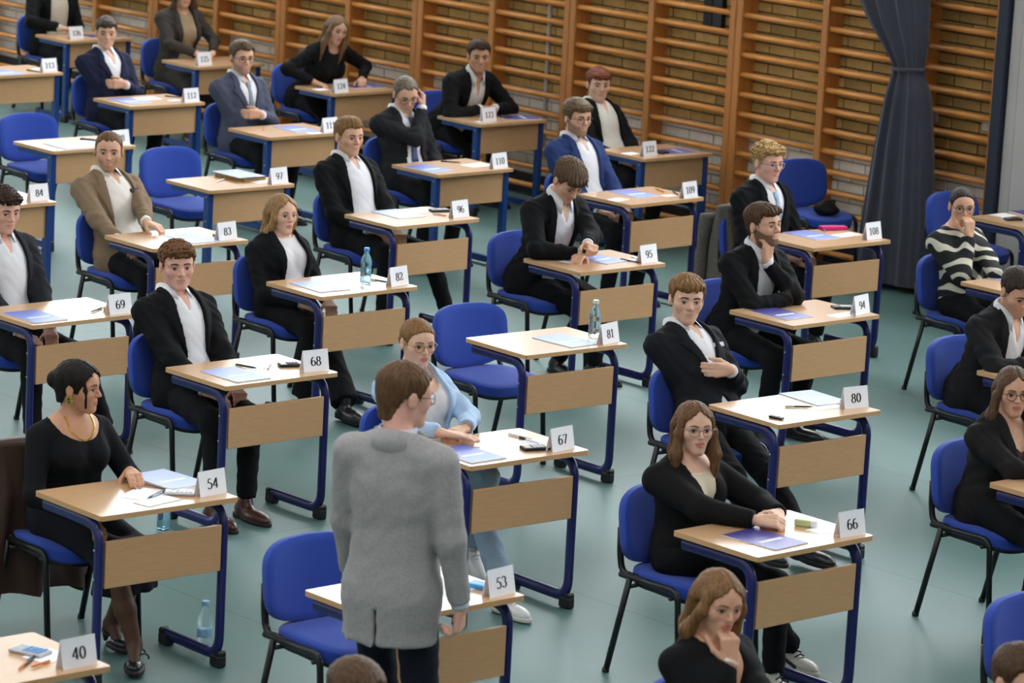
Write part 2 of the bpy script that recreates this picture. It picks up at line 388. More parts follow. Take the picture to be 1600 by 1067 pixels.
def a_frame():
    mb = MB(); mb.tube(bend([(-.215, 0, .708), (.193, 0, .708), (.193, 0, .05), (-.205, 0, .05)], .09, 8), .027, 12, side=(0, 1, 0), asp=.6); return mb.mesh('side_frame', M_navy, True, 60)
A_frame = a_frame()
def b_frame():
    mb = MB(); mb.box((-.2, -.02, .655), (.215, .02, .69)); mb.box((.165, -.02, 0.05), (.215, .02, .655)); mb.box((-.215, -.02, .02), (.215, .02, .065)); return mb.mesh('side_frame', M_blue2, False)
B_frame = b_frame()
A_panel = MB().bbox((.197, -.296, .434), (.213, .296, .636), .002).mesh('modesty_panel', M_panel, False)
B_panel = MB().bbox((.185, -.31, .475), (.201, .31, .688), .002).mesh('modesty_panel', M_panel, False)
A_rail = MB().bbox((-.10, -.31, .70), (-.07, .31, .735), .004).mesh('cross_rail', M_navy, False)
B_rail = MB().bbox((-.10, -.31, .655), (-.07, .31, .688), .004).mesh('cross_rail', M_blue2, False)
def cap_mesh():
    mb = MB(); mb.bbox((-.038, -.023, 0), (.034, .023, .055), .008); mb.bbox((.0, -.022, .045), (.034, .022, .075), .008); return mb.mesh('foot_cap', M_cap, False)
cap_me = cap_mesh()
screw_me = MB().lathe([(.006, 0), (.006, .002), (.003, .0035)], 8).mesh('screw', M_screw)
def desk(n):
    x, y, a = DESKS[n]; low = n in LOW
    t = empty('school_desk', (x, y, 0), math.radians(a))
    look = 'light blue legged beech desk' if low else 'navy legged beech desk'
    tag(t, desk_label(n, look), 'desk', 'exam desks in rows')
    put('desktop', B_top if low else A_top, t); put('modesty_panel', B_panel if low else A_panel, t); put('cross_rail', B_rail if low else A_rail, t)
    for s in (-1, 1):
        f = put('side_frame', B_frame if low else A_frame, t, (0, s*.318, 0))
        put('foot_cap', cap_me, f, (.19, 0, 0)); c = put('foot_cap', cap_me, f, (-.20, 0, 0), math.pi)
        for z in ((.66, .5) if low else (.60, .475)):
            sc = put('screw', screw_me, f, (.19, -.0205, z)); sc.rotation_euler = (math.radians(90), 0, 0)
    return t
SITTER = {'66': 'of the girl in the black zip top', '67': 'of the girl in the light blue blazer', '68': 'of the curly auburn-haired boy', '69': 'of the boy in charcoal gazing down', '54': 'of the woman with gold earrings', '80': 'of the boy with a white pocket square', '82': 'of the woman with straight fair hair',
 '83': 'of the man in the tan blazer', '96': 'of the fair-haired man in black', '95': 'of the boy bowing his head', '94': 'of the bearded boy holding his chin', '93': 'of the man bending over in a dark suit', '79': 'of the smiling woman in round black glasses', '107': 'of the girl in the striped jumper', '108': 'of the boy with the pale blue tie',
 '109': 'of the bearded boy in the blue suit', '110': 'of the grey-haired man', '111': 'of the man in the grey blue suit', '112': 'of the slim boy in the navy suit', '122': 'of the red-haired boy by the wall bars', '123': 'of the dark-haired boy with clasped hands', '124': 'of the leaning long-haired woman', '125': 'of the woman in the brown grey blazer',
 '126': 'of the person in black and cream', '52': 'of the girl resting her chin on her fist', '53': 'beside the man in the grey blazer', '81': 'with a clear bottle before an empty chair', '97': 'with a thick book before an empty chair', '98': 'behind the tan blazer before an empty chair', '40': 'strewn with orange pens', '84': 'behind the boy in charcoal', '113': 'behind the slim boy in navy', '121': 'beside the grey door'}
def desk_label(n, look): return look + ' ' + SITTER[n] + (', card ' + n if n not in ('107', '121', '93', '79', '52') else '')
for n in DESKS: desk(n)
def on_desk(n, px, hx=.02, hy=.02):
    x, y, a = DESKS[n]; q = at_z(px, dz(n))          # kept inside the edges of that desk top
    q[0] = min(max(q[0], x-.248+hx), x+.248-hx); q[1] = min(max(q[1], y-.348+hy), y+.348-hy); return q

# ------------------------------------------------------------------ number cards
ARC = lambda cx, cy, rx, ry, a0, a1, n=14: [(cx+rx*math.cos(math.radians(a0+(a1-a0)*k/n)), cy+ry*math.sin(math.radians(a0+(a1-a0)*k/n))) for k in range(n+1)]
GLY = {'0': [ARC(.3, .5, .22, .46, 90, 450, 26)],
 '1': [[(.32, .97), (.32, .03)], [(.14, .84), (.32, .95)], [(.14, .03), (.5, .03)]],
 '2': [ARC(.29, .72, .2, .24, 170, -25, 14)+[(.36, .42), (.08, .06)], [(.07, .07), (.54, .07)], [(.54, .07), (.56, .2)]],
 '3': [ARC(.27, .75, .19, .21, 160, -75, 12)+ARC(.27, .3, .23, .26, 80, -155, 14)],
 '4': [[(.42, .03), (.42, .97)], [(.42, .95), (.05, .3)], [(.04, .29), (.58, .29)]],
 '5': [[(.52, .93), (.17, .93), (.13, .56)], ARC(.27, .31, .24, .28, 105, -150, 16)],
 '6': [ARC(.33, .42, .25, .52, 70, 180, 12)+ARC(.31, .3, .22, .27, 180, 540, 24)],
 '7': [[(.07, .82), (.07, .93), (.55, .93)], [(.54, .93), (.24, .03)]],
 '8': [ARC(.3, .73, .18, .22, 90, 450, 22), ARC(.3, .27, .22, .25, 90, 450, 22)],
 '9': [ARC(.27, .58, .25, .52, -110, 0, 12)+ARC(.29, .68, .22, .27, 0, 360, 24)]}
def ribbon(mb, pts, s, ox, oz, x=0.0):
    P = np.array(pts, float); n = len(P); L_, R_ = [], []
    closed = np.linalg.norm(P[0]-P[-1]) < 1e-6
    for i in range(n):
        if closed: t = P[(i+1) % n if i < n-1 else 1]-P[i-1 if i > 0 else n-2]
        else: t = P[min(i+1, n-1)]-P[max(i-1, 0)]
        t = t/(np.linalg.norm(t)+1e-9); nn = np.array([-t[1], t[0]]); h = math.sqrt((.088*nn[0])**2+(.034*nn[1])**2)
        L_.append(P[i]+nn*h); R_.append(P[i]-nn*h)
    V = [(x, (p[0])*s*1.12+ox, p[1]*s+oz) for p in L_]+[(x, (p[0])*s*1.12+ox, p[1]*s+oz) for p in R_]
    mb.add(V, [(i, i+1, n+i+1, n+i) for i in range(n-1)])
card_me = None
CARD_W, CARD_H = .152, .106
def card_mesh():
    mb = MB(); t = .0012; lean = .022; w = CARD_W/2
    for s in (1, -1):
        V = [(s*lean, -w, 0), (s*lean, w, 0), (0, w, CARD_H), (0, -w, CARD_H), (s*(lean-t), -w, 0), (s*(lean-t), w, 0), (-s*t, w, CARD_H), (-s*t, -w, CARD_H)]
        mb.add(V, [(0, 1, 2, 3), (7, 6, 5, 4), (0, 4, 5, 1), (1, 5, 6, 2), (2, 6, 7, 3), (3, 7, 4, 0)])
    return mb.mesh('tent_card', M_paper, False)
card_me = card_mesh()
CARDS = {'40': (126, 1043), '53': (786, 930), '54': (338, 773), '66': (1335, 838), '67': (884, 705), '68': (496, 580), '69': (190, 491), '80': (1344, 637), '81': (957, 537), '82': (627, 446), '83': (356, 375), '84': (62, 314),
 '94': (1354, 490), '95': (1018, 410), '96': (727, 339), '97': (437, 287), '98': (190, 227), '108': (1373, 373), '109': (1079, 309), '110': (782, 263), '111': (523, 208), '112': (301, 160), '113': (83, 112), '122': (1016, 244), '123': (765, 190),
 '124': (539, 146), '125': (320, 102), '126': (120, 61)}
CARD_YAW = {'40': 3, '54': 7, '66': -2, '67': 8, '68': -4, '69': 3, '80': -6, '81': 14, '82': 10, '83': 8, '96': 7, '95': 7, '94': 12, '53': 8}
def number_card(n):
    q = on_desk(n, CARDS[n], .04, .08); yaw = CARD_YAW.get(n, 6)
    t = empty('number_card', (q[0]-.02, q[1], dz(n)+.0005), math.radians(DESKS[n][2]+yaw))
    tag(t, 'white folded card printed %s on the desk %s' % (n, SITTER[n]), 'card', 'numbered cards on the exam desks')
    put('sheet', card_me, t)
    mb = MB(); s = .045; adv = .71*s; w = adv*len(n)
    for i, ch in enumerate(n):
        for st in GLY[ch]: ribbon(mb, st, s, -w/2+i*adv+.01*s, .028)
    V = np.concatenate(mb.v); V[:, 0] = .022*(1-V[:, 2]/CARD_H)+.0008; mb.v = [V]
    mb.build('printed_number', M_ink, t, smooth=False)
for n in CARDS: number_card(n)

# ------------------------------------------------------------------ chairs
def pad(w, d, h, n=3.2, res=14, curve=0.0, dome=0.0):
    """rounded cushion: superellipse outline in x (d) and y (w), thickness h in z, bent by curve along y"""
    V = []; F = []; rings = 9; na = 40
    for i in range(rings):
        ph = -math.pi/2+math.pi*i/(rings-1); rr = abs(math.cos(ph))**.35; z = math.copysign(abs(math.sin(ph))**.6, math.sin(ph))*h/2
        if i in (0, rings-1): rr = .75
        for k in range(na):
            a = 2*math.pi*k/na; c, s = math.cos(a), math.sin(a)
            x = math.copysign(abs(c)**(2/n), c)*d/2*(.93+.07*rr); y = math.copysign(abs(s)**(2/n), s)*w/2*(.93+.07*rr)
            if i in (0, rings-1): x *= .8; y *= .8
            V.append((x, y, z))
    for i in range(rings-1):
        for k in range(na): F.append((i*na+k, i*na+(k+1) % na, (i+1)*na+(k+1) % na, (i+1)*na+k))
    for base, top in ((0, False), ((rings-1)*na, True)):
        V0 = len(V); m = np.mean([V[base+k] for k in range(na)], axis=0); V.append(tuple(m))
        for k in range(na):
            t = (base+k, base+(k+1) % na, V0); F.append(t if top else t[::-1])
    V = np.array(V); V[:, 2] += curve*(V[:, 1]/(w/2))**2 - dome*(V[:, 0]/(d/2)).clip(0, 1)**2
    return V, F
def seat_mesh():
    V, F = pad(.445, .44, .055, 3.4, dome=.030); mb = MB(); mb.add(V, F); return mb.mesh('seat', M_fabric)
def under_mesh():
    V, F = pad(.44, .42, .03, 3.4, dome=.030); mb = MB(); mb.add(V+np.array([0, 0, -.03]), F); return mb.mesh('seat_shell', M_cap)
def back_mesh():
    V, F = pad(.50, .35, .045, 4.2, curve=.045)          # x: up, y: across, z: towards the sitter
    V = np.array(V); x, y, z = V[:, 0], V[:, 1], V[:, 2]
    x = x + np.where(x > 0, -.022, .030)*(np.abs(y)/.245)**2*np.clip(np.abs(x)/.175, 0, 1)
    mb = MB(); mb.add(np.stack([z, y, x], 1)*np.array([1, -1, 1]), F); return mb.mesh('backrest', M_fabric)
seat_me, under_me, back_me = seat_mesh(), under_mesh(), back_mesh()
def backshell():
    V, F = pad(.485, .335, .02, 4.2, curve=.045); V = np.array(V); x, y, z = V[:, 0], V[:, 1], V[:, 2]
    x = x + np.where(x > 0, -.022, .030)*(np.abs(y)/.245)**2*np.clip(np.abs(x)/.175, 0, 1)
    mb = MB(); mb.add(np.stack([z-.022, y, x], 1)*np.array([1, -1, 1]), F); return mb.mesh('back_shell', M_cap)
bshell_me = backshell()
leg_front = MB().tube(bend([(-.19, 0, .458), (.165, 0, .458), (.205, 0, .01)], .05, 6), .0150, 10, side=(0, 1, 0), asp=.9).mesh('leg', M_black)
leg_rear = MB().tube([(-.13, 0, .455), (-.245, 0, .01)], .0150, 10, side=(0, 1, 0), asp=.9).mesh('leg', M_black)
upr_back = MB().tube(bend([(-.10, 0, .462), (-.190, 0, .466), (-.206, 0, .54), (-.212, 0, .66)], .06, 6), .0125, 10, side=(0, 1, 0), asp=1.3).mesh('back_upright', M_black)
crossbar = MB().tube([(0, -.235, 0), (0, .235, 0)], .010, 8).mesh('crossbar', M_black)
glide = MB().lathe([(.014, 0), (.017, .004), (.016, .02)], 10).mesh('glide', M_cap)
def chair(x, y, rz, label, lean=0.0):
    t = empty('office_chair', (x, y, 0), math.radians(rz)); tag(t, label, 'chair', 'blue upholstered chairs at the exam desks')
    put('seat', seat_me, t, (.01, 0, .460)); put('seat_shell', under_me, t, (.01, 0, .460))
    b = put('backrest', back_me, t, (-.225, 0, .655)); b.rotation_euler = (0, math.radians(-8), 0)
    bs = put('back_shell', bshell_me, t, (-.225, 0, .655)); bs.rotation_euler = (0, math.radians(-8), 0)
    for s in (-1, 1):
        a = put('leg', leg_front, t, (0, s*.235, 0)); put('glide', glide, a, (.205, 0, 0))
        a = put('leg', leg_rear, t, (0, s*.235, 0)); put('glide', glide, a, (-.247, 0, 0))
        put('back_upright', upr_back, t, (0, s*.228, 0))
    put('crossbar', crossbar, t, (.12, 0, .418)); put('crossbar', crossbar, t, (-.12, 0, .418))
    return t

# ------------------------------------------------------------------ things on the desks
M_book = None
def booklet_mat(name, c1, c2, c3):
    m = bpy.data.materials.new(name); m.use_nodes = True; nt = m.node_tree; N = nt.nodes; L = nt.links; b = N['Principled BSDF']
    tc = N.new('ShaderNodeTexCoord'); sx = N.new('ShaderNodeSeparateXYZ'); L.new(tc.outputs['Object'], sx.inputs[0])
    nz = N.new('ShaderNodeTexNoise'); nz.inputs['Scale'].default_value = 6; L.new(tc.outputs['Object'], nz.inputs['Vector'])
    ma = N.new('ShaderNodeMath'); ma.operation = 'MULTIPLY_ADD'; ma.inputs[1].default_value = .2; L.new(nz.outputs[0], ma.inputs[0]); L.new(sx.outputs[0], ma.inputs[2])
    mr = N.new('ShaderNodeMapRange'); mr.inputs[1].default_value = -.08; mr.inputs[2].default_value = .28; L.new(ma.outputs[0], mr.inputs[0])
    cr = N.new('ShaderNodeValToRGB'); e = cr.color_ramp.elements; e[0].color = c1; e[1].color = c3; k = e.new(.55); k.color = c2
    L.new(mr.outputs[0], cr.inputs[0]); L.new(cr.outputs[0], b.inputs['Base Color']); b.inputs['Roughness'].default_value = .42; return m
BK = {'pale': booklet_mat('booklet_pale', srgb(138, 150, 212), srgb(156, 172, 220), srgb(176, 192, 228)),
      'mid': booklet_mat('booklet_mid', srgb(98, 96, 190), srgb(118, 138, 204), srgb(150, 172, 220)),
      'dark': booklet_mat('booklet_dark', srgb(58, 44, 120), srgb(90, 84, 160), srgb(120, 124, 180))}
book_me = {}
for k, m in BK.items():
    mb = MB(); mb.bbox((-.1485, -.105, .0), (.1485, .105, .004), .0008, 1); mb.box((-.1485, -.105, .0041), (.1485, .105, .0048), 0); book_me[k] = mb.mesh('cover', [m, M_paper], False)
BOOKS = {'54': ((262, 754), 'pale', 6, .012), '66': ((1195, 843), 'dark', 4, 0), '67': ((731, 710), 'mid', 2, 0), '68': ((368, 586), 'pale', 0, 0), '69': ((55, 495), 'mid', 0, 0), '80': ((1281, 621), 'pale', -4, 0), '81': ((884, 533), 'pale', 4, 0),
 '82': ((500, 448), 'pale', -4, 0), '83': ((300, 373), 'pale', 0, 0), '94': ((1220, 491), 'dark', 0, 0), '95': ((935, 405), 'mid', 10, 0), '96': ((622, 335), 'pale', -3, 0), '97': ((354, 274), 'pale', 0, .028), '98': ((105, 228), 'pale', 0, 0),
 '108': ((1268, 368), 'mid', 0, 0), '109': ((990, 303), 'mid', -4, 0), '110': ((670, 264), 'mid', 0, 0), '111': ((462, 202), 'mid', 0, 0), '112': ((202, 158), 'mid', 0, 0), '113': ((8, 114), 'mid', 0, 0), '122': ((1052, 237), 'dark', 80, 0), '123': ((812, 184), 'dark', 70, 0),
 '124': ((568, 135), 'dark', 80, 0), '126': ((160, 57), 'dark', 75, 0), '121': ((1598, 329), 'dark', 80, 0), '107': ((1576, 436), 'pale', 0, 0)}
def place_label(n):
    if n in SITTER: return 'the desk ' + SITTER[n]
    return {'107': 'the desk of the girl in the striped jumper', '121': 'the desk by the grey door', '93': 'the desk of the man bending over', '79': 'the desk of the woman in round glasses', '52': 'the desk of the girl resting her chin'}.get(n, 'desk ' + n)
for n, (px, k, a, lift) in BOOKS.items():
    q = on_desk(n, px, .15 if a < 50 else .107, .107 if a < 50 else .15); z = dz(n)+.0004+lift
    if lift:
        s = empty('paper_stack', (q[0]+.008, q[1]+.012, dz(n)+.0004), math.radians(DESKS[n][2]+a+9)); tag(s, '%s under the booklet on %s' % ('dark-backed book' if n == '97' else 'wad of papers', place_label(n)), 'papers')
        mb = MB()
        for i in range(4): mb.bbox((-.14+.003*i, -.1-.002*i, lift*i/4), (.14-.002*i, .1+.001*i, lift*(i+1)/4-.0006), .0008)
        mb.build('pages', mat('book_tan', srgb(150, 118, 70), .6) if n == '97' else M_paper, s, smooth=False)
        if n == '97': MB().bbox((-.145, -.104, lift-.0006), (.145, .104, lift-.0001), .0001).build('cover', M_cap, s, smooth=False)
    t = empty('exam_booklet', (q[0], q[1], z), math.radians(DESKS[n][2]+a)); tag(t, '%s booklet on %s' % ({'pale': 'pale lavender blue', 'mid': 'blue violet', 'dark': 'dark purple'}[k], place_label(n)), 'booklet', 'exam booklets on the desks')
    put('cover', book_me[k], t); 
    mb = MB(); mb.box((.02, -.07, .0049), (.045, .07, .0051)); mb.build('printed_title', mat('print_pale', srgb(225, 228, 240), .6), t, smooth=False)
SHEETS = {'54': [((225, 772), 30, .15, .21), ((245, 783), 10, .1, .2)], '67': [((842, 688), 8, .09, .16)], '68': [((405, 574), 4, .09, .16)], '66': [((1300, 826), 5, .1, .18)], '69': [((110, 478), 8, .2, .15)], '80': [((1290, 637), -3, .07, .2)], '82': [((600, 441), 20, .06, .1)],
 '83': [((265, 370), 15, .1, .15)], '94': [((1318, 492), 5, .09, .2)], '95': [((890, 408), 20, .09, .12), ((990, 406), 0, .06, .12)], '96': [((650, 327), 8, .15, .2)], '97': [((400, 282), 8, .2, .15)], '98': [((150, 222), 0, .2, .25)], '108': [((1322, 367), 4, .1, .2)], '109': [((965, 312), 10, .09, .14), ((1045, 306), 0, .06, .1)],
 '110': [((745, 258), 6, .13, .2)], '111': [((492, 208), 0, .07, .12)], '112': [((230, 154), 0, .14, .2), ((272, 157), 0, .06, .1)], '113': [((60, 108), 0, .08, .1)], '122': [((985, 240), 5, .09, .12)], '123': [((752, 190), 5, .06, .1), ((840, 180), 0, .06, .1)], '124': [((500, 140), 5, .09, .12)], '40': [((75, 1025), 15, .12, .15)], '53': [((755, 905), 8, .2, .28)], '121': [((1556, 334), 5, .12, .16)]}
for n, L_ in SHEETS.items():
    for i, (px, a, d, w) in enumerate(L_):
        q = on_desk(n, px, max(d, w)/2 if a > 20 else d/2+.01, max(d, w)/2 if a > 20 else w/2+.01)
        o = MB().bbox((-d/2, -w/2, 0), (d/2, w/2, .0009), .0003).build('paper_sheet', M_paper, smooth=False)
        o.location = (q[0], q[1], dz(n)+.0003+.0011*i); o.rotation_euler = (0, 0, math.radians(a))
        sz = 'larger' if i == 0 and len(L_) > 1 else ('smaller' if len(L_) > 1 else 'white')
        tag(o, '%s paper sheet on %s' % ('white' if sz == 'white' else sz + ' white', place_label(n)), 'paper', 'loose papers on the desks')
def pen(n, px, a, col, cap, label, L_=.14):
    q = on_desk(n, px, .07, .07); t = empty('pen', (q[0], q[1], dz(n)+.006), math.radians(a)); tag(t, label + ' on ' + place_label(n), 'pen', 'pens on the desks')
    MB().tube([(-L_/2, 0, 0), (L_*.3, 0, 0), (L_*.42, 0, 0), (L_/2, 0, 0)], [.0045, .0045, .003, .0008], 8).build('barrel', col, t)
    MB().tube([(-L_*.52, 0, 0), (-L_*.2, 0, 0)], .0053, 8).build('cap', cap, t)
K_or = mat('orange_plastic', srgb(225, 120, 30), .4); K_bk = M_cap; K_wh = mat('white_plastic', srgb(225, 225, 225), .4); K_bl = mat('cyan_plastic', srgb(70, 150, 215), .4); K_pk = mat('magenta_fabric', srgb(200, 30, 110), .7)
K_gr = mat('lime_plastic', srgb(190, 205, 150), .4); K_yl = mat('yellow_wood', srgb(214, 160, 60), .5); K_si = mat('silver_plastic', srgb(185, 185, 190), .35, metal=.3)
pen('40', (38, 1040), -52, K_or, K_bk, 'orange pen with a black cap'); pen('40', (47, 1034), -50, K_bk, K_bk, 'slim black pen'); pen('40', (62, 1040), -75, K_or, K_or, 'short orange pencil', .1)
pen('54', (242, 775), -62, K_bk, K_bk, 'black pen'); pen('54', (249, 773), -62, K_si, K_bk, 'silver pen'); pen('67', (814, 684), 10, K_wh, K_wh, 'white pen'); pen('67', (828, 690), 0, K_wh, K_bk, 'black-clipped white pen')
pen('68', (420, 574), -45, K_si, K_si, 'silver pen'); pen('68', (385, 574), 20, K_bk, K_bk, 'black pen', .12); pen('69', (150, 486), -60, K_bk, K_bk, 'black pen'); pen('80', (1249, 637), 60, K_bk, K_si, 'black pen'); pen('80', (1325, 630), -30, K_bk, K_bk, 'short black pen lying', .08)
pen('82', (592, 440), 20, K_bk, K_gr, 'black and green pen', .12); pen('95', (985, 409), 10, K_bk, K_bk, 'black pen'); pen('95', (995, 406), -20, K_wh, K_wh, 'white pen'); pen('109', (1032, 299), -20, K_or, K_yl, 'orange highlighter'); pen('109', (1056, 303), -30, K_bk, K_bk, 'black pen')
pen('110', (705, 254), 40, K_bk, K_bk, 'black pen'); pen('111', (412, 203), -40, K_or, K_or, 'orange pen'); pen('96', (688, 337), 20, K_or, K_wh, 'pink pen', .1); pen('94', (1330, 480), 20, K_bk, K_bk, 'black pen', .12); pen('83', (338, 371), -20, K_bk, K_bk, 'black pen', .12)
pen('97', (345, 283), -60, K_si, K_si, 'silver pen'); pen('108', (1288, 361), -40, K_bl, K_bl, 'cyan pen'); pen('112', (272, 152), 30, K_bk, K_bk, 'black pen'); pen('113', (52, 112), 10, K_bk, K_bk, 'black pen'); pen('126', (140, 57), 20, K_bk, K_bk, 'black pen')
def calc(n, px, a, body, keys, label, d=.13, w=.07, cat='calculator'):
    q = on_desk(n, px, .06, .06); t = empty('calculator', (q[0], q[1], dz(n)+.0005), math.radians(a)); tag(t, label + ' on ' + place_label(n), cat)
    MB().bbox((-d/2, -w/2, 0), (d/2, w/2, .014), .004).build('case', body, t, smooth=False)
    MB().box((-d*.42, -w*.38, .0141), (-d*.2, w*.38, .0148)).build('display', mat('lcd', srgb(120, 130, 120), .25), t, smooth=False)
    for i in range(4):
        for j in range(4): MB().bbox((-d*.12+i*d*.145, -w*.4+j*w*.21, .0141), (-d*.12+i*d*.145+d*.1, -w*.4+j*w*.21+w*.15, .017), .001).build('key', keys, t, smooth=False)
calc('40', (47, 1020), 20, K_si, K_bl, 'light grey calculator with pale blue keys', .14, .08); calc('54', (281, 772), 50, K_si, K_wh, 'silver calculator'); calc('67', (836, 702), 72, K_bk, K_si, 'black calculator with silver keys'); calc('68', (452, 572), 68, K_bk, K_bk, 'small all-black calculator', .11, .065)
calc('94', (1318, 482), 60, K_bk, K_wh, 'black calculator with white keys', .12, .065); calc('96', (690, 330), 75, K_bk, K_si, 'dark calculator', .13, .07)
calc('121', (1583, 344), 70, K_bk, K_bk, 'black pocket calculator', .12, .06); calc('123', (790, 184), 60, K_bk, K_bk, 'small black calculator', .09, .06)
def eraser(n, px, a, size, m1, m2, name, label, cat):
    q = on_desk(n, px, .06, .07); t = empty(name, (q[0], q[1], dz(n)+.0005), math.radians(a)); tag(t, label + ' on ' + place_label(n), cat); d, w, h = size
    MB().bbox((-d/2, -w/2, 0), (d*.2, w/2, h), .004).build('sleeve', m1, t, smooth=False); MB().bbox((d*.2, -w*.46, .001), (d/2, w*.46, h-.001), .003).build('block', m2, t, smooth=False)
eraser('66', (1260, 822), 30, (.10, .045, .03), K_gr, K_wh, 'correction_roller', 'pale green correction roller', 'stationery'); eraser('80', (1213, 654), 10, (.075, .035, .012), K_bk, K_bk, 'eraser', 'dark flat eraser', 'eraser'); eraser('69', (168, 487), -20, (.08, .03, .022), K_yl, K_yl, 'pencil_sharpener', 'small wooden block', 'stationery')
eraser('53', (757, 920), 20, (.13, .06, .02), K_bl, K_bl, 'pencil_case', 'cyan pencil case', 'pencil case'); eraser('108', (1306, 358), 70, (.18, .06, .025), K_pk, K_pk, 'pencil_case', 'magenta pencil case', 'pencil case'); eraser('122', (1035, 240), 0, (.08, .07, .02), K_bk, K_bk, 'pencil_sharpener', 'black round-edged box', 'stationery')
eraser('98', (138, 219), 30, (.12, .04, .012), K_bk, K_bk, 'pencil_case', 'black slim case', 'pencil case')
M_water = mat('clear_plastic', (.85, .95, .97, 1), .06, trans=.93, ior=1.18)
M_waterb = mat('blue_plastic_bottle', (.50, .80, .95, 1), .06, trans=.9, ior=1.2)
M_label = mat('bottle_label', srgb(150, 190, 225), .5, noise=.3, scale=50)
def bottle(px, z, h, r, m, capm, label, lab=True, name='water_bottle'):
    q = at_z(px, z); t = empty(name, (q[0], q[1], z+.0005)); tag(t, label, 'bottle', 'water bottles')
    prof = [(r*.55, 0), (r*.95, .006), (r, .02), (r, h*.16), (r*.94, h*.19), (r, h*.22), (r, h*.42), (r*.9, h*.47), (r, h*.52), (r, h*.62), (r*.8, h*.74), (r*.42, h*.85), (r*.4, h*.92)]
    MB().lathe(prof, 22).build('shell', m, t)
    MB().lathe([(r*.5, h*.905), (r*.52, h*.915), (r*.52, h*.985), (r*.46, h)], 16).build('cap', capm, t)
    if lab: MB().lathe([(r*1.01, h*.24), (r*1.012, h*.25), (r*1.012, h*.41), (r*1.01, h*.42)], 22).build('label_band', M_label, t)
bottle((571, 443), dz('82'), .205, .032, M_waterb, K_bl, 'blue-tinted water bottle standing on desk 82', False)
bottle((928, 531), dz('81'), .215, .032, M_water, mat('pale_cap', srgb(205, 215, 205), .4), 'clear water bottle with pale screw top on desk 81', False)
bottle((319, 1011), 0, .21, .034, M_water, mat('skyblue_cap', srgb(150, 190, 225), .4), 'clear water bottle on the floor under desk 54')
bottle((255, 826), 0, .21, .033, M_waterb, K_bl, 'greenish blue bottle on the floor behind desk 54', False)

# ------------------------------------------------------------------ people: signed distances turned into meshes
F32 = np.float32
def sm(a, b, k): h = np.maximum(k-np.abs(a-b), 0)/k; return np.minimum(a, b)-h*h*k*.25
def smx(a, b, k): return -sm(-a, -b, k)
def cap(P, a, b, ra, rb):
    a = np.asarray(a, F32); d = np.asarray(b, F32)-a; q = P-a; t = np.clip(q@d/(d@d+1e-12), 0, 1)
    return np.sqrt(((q-t[:, None]*d)**2).sum(1))-(ra+(rb-ra)*t)
def ell(P, c, r):
    q = (P-np.asarray(c, F32)); r = np.asarray(r, F32); k0 = np.sqrt(((q/r)**2).sum(1))+1e-6; k1 = np.sqrt(((q/(r*r))**2).sum(1))+1e-6
    return k0*(k0-1)/k1
def sph(P, c, r): return np.sqrt(((P-np.asarray(c, F32))**2).sum(1))-r
def nets(f, lo, hi, h, B=4):
    lo = np.asarray(lo, float); hi = np.asarray(hi, float); nb = np.maximum(np.ceil((hi-lo)/(h*B)).astype(int), 1); n = nb*B+1
    gb = np.stack(np.meshgrid(*[(np.arange(k)+.5)*B*h for k in nb], indexing='ij'), -1).reshape(-1, 3)+lo
    c = f(gb.astype(F32)).reshape(nb); act = np.abs(c) < B*h*1.25
    up = lambda a: np.repeat(np.repeat(np.repeat(a, B, 0), B, 1), B, 2)
    full = np.full(n, 1.0, F32); full[:-1, :-1, :-1] = np.where(up(c) < 0, -1, 1)
    msk = np.zeros(n, bool); u = up(act)
    for dx in (0, 1):
        for dy in (0, 1):
            for dz_ in (0, 1): msk[dx:n[0]-1+dx, dy:n[1]-1+dy, dz_:n[2]-1+dz_] |= u
    I = np.argwhere(msk); full[msk] = f((I*h+lo).astype(F32))
    V = full; ins = V < 0
    # cells
    cnt = sum(ins[i:n[0]-1+i, j:n[1]-1+j, k:n[2]-1+k].astype(np.int8) for i in (0, 1) for j in (0, 1) for k in (0, 1))
    ca = (cnt > 0) & (cnt < 8); idx = np.full(ca.shape, -1, int); cells = np.argwhere(ca); idx[ca] = np.arange(len(cells))
    acc = np.zeros((len(cells), 3)); num = np.zeros(len(cells))
    for ax in range(3):
        o1, o2 = (ax+1) % 3, (ax+2) % 3
        for a in (0, 1):
            for b in (0, 1):
                off = np.zeros(3, int); off[o1] = a; off[o2] = b; p0 = cells+off; p1 = p0.copy(); p1[:, ax] += 1
                v0 = V[tuple(p0.T)]; v1 = V[tuple(p1.T)]; x = (v0 < 0) != (v1 < 0)
                t = np.where(x, v0/(v0-v1+1e-12*(v0 == v1)), 0); pt = off.astype(float)+np.zeros((len(cells), 3)); pt[:, ax] += t
                acc += pt*x[:, None]; num += x
    verts = (cells+acc/np.maximum(num, 1)[:, None])*h+lo
    faces = []
    for ax in range(3):
        o1, o2 = (ax+1) % 3, (ax+2) % 3; sl0 = [slice(1, -1)]*3; sl1 = [slice(1, -1)]*3
        sl0[ax] = slice(0, -1); sl1[ax] = slice(1, None)
        a_ = ins[tuple(sl0)]; b_ = ins[tuple(sl1)]; e = np.argwhere(a_ != b_)
        if not len(e): continue
        base = e.copy(); base[:, o1] += 1; base[:, o2] += 1
        q = []
        for (da, db) in ((-1, -1), (0, -1), (0, 0), (-1, 0)):
            p = base.copy(); p[:, o1] += da; p[:, o2] += db; q.append(idx[tuple(p.T)])
        q = np.stack(q, 1); flip = ~a_[tuple(e.T)]; q[flip] = q[flip][:, ::-1]; faces.append(q)
    fa = np.concatenate(faces) if faces else np.zeros((0, 4), int)
    fa = fa[(fa >= 0).all(1)]
    return verts, fa
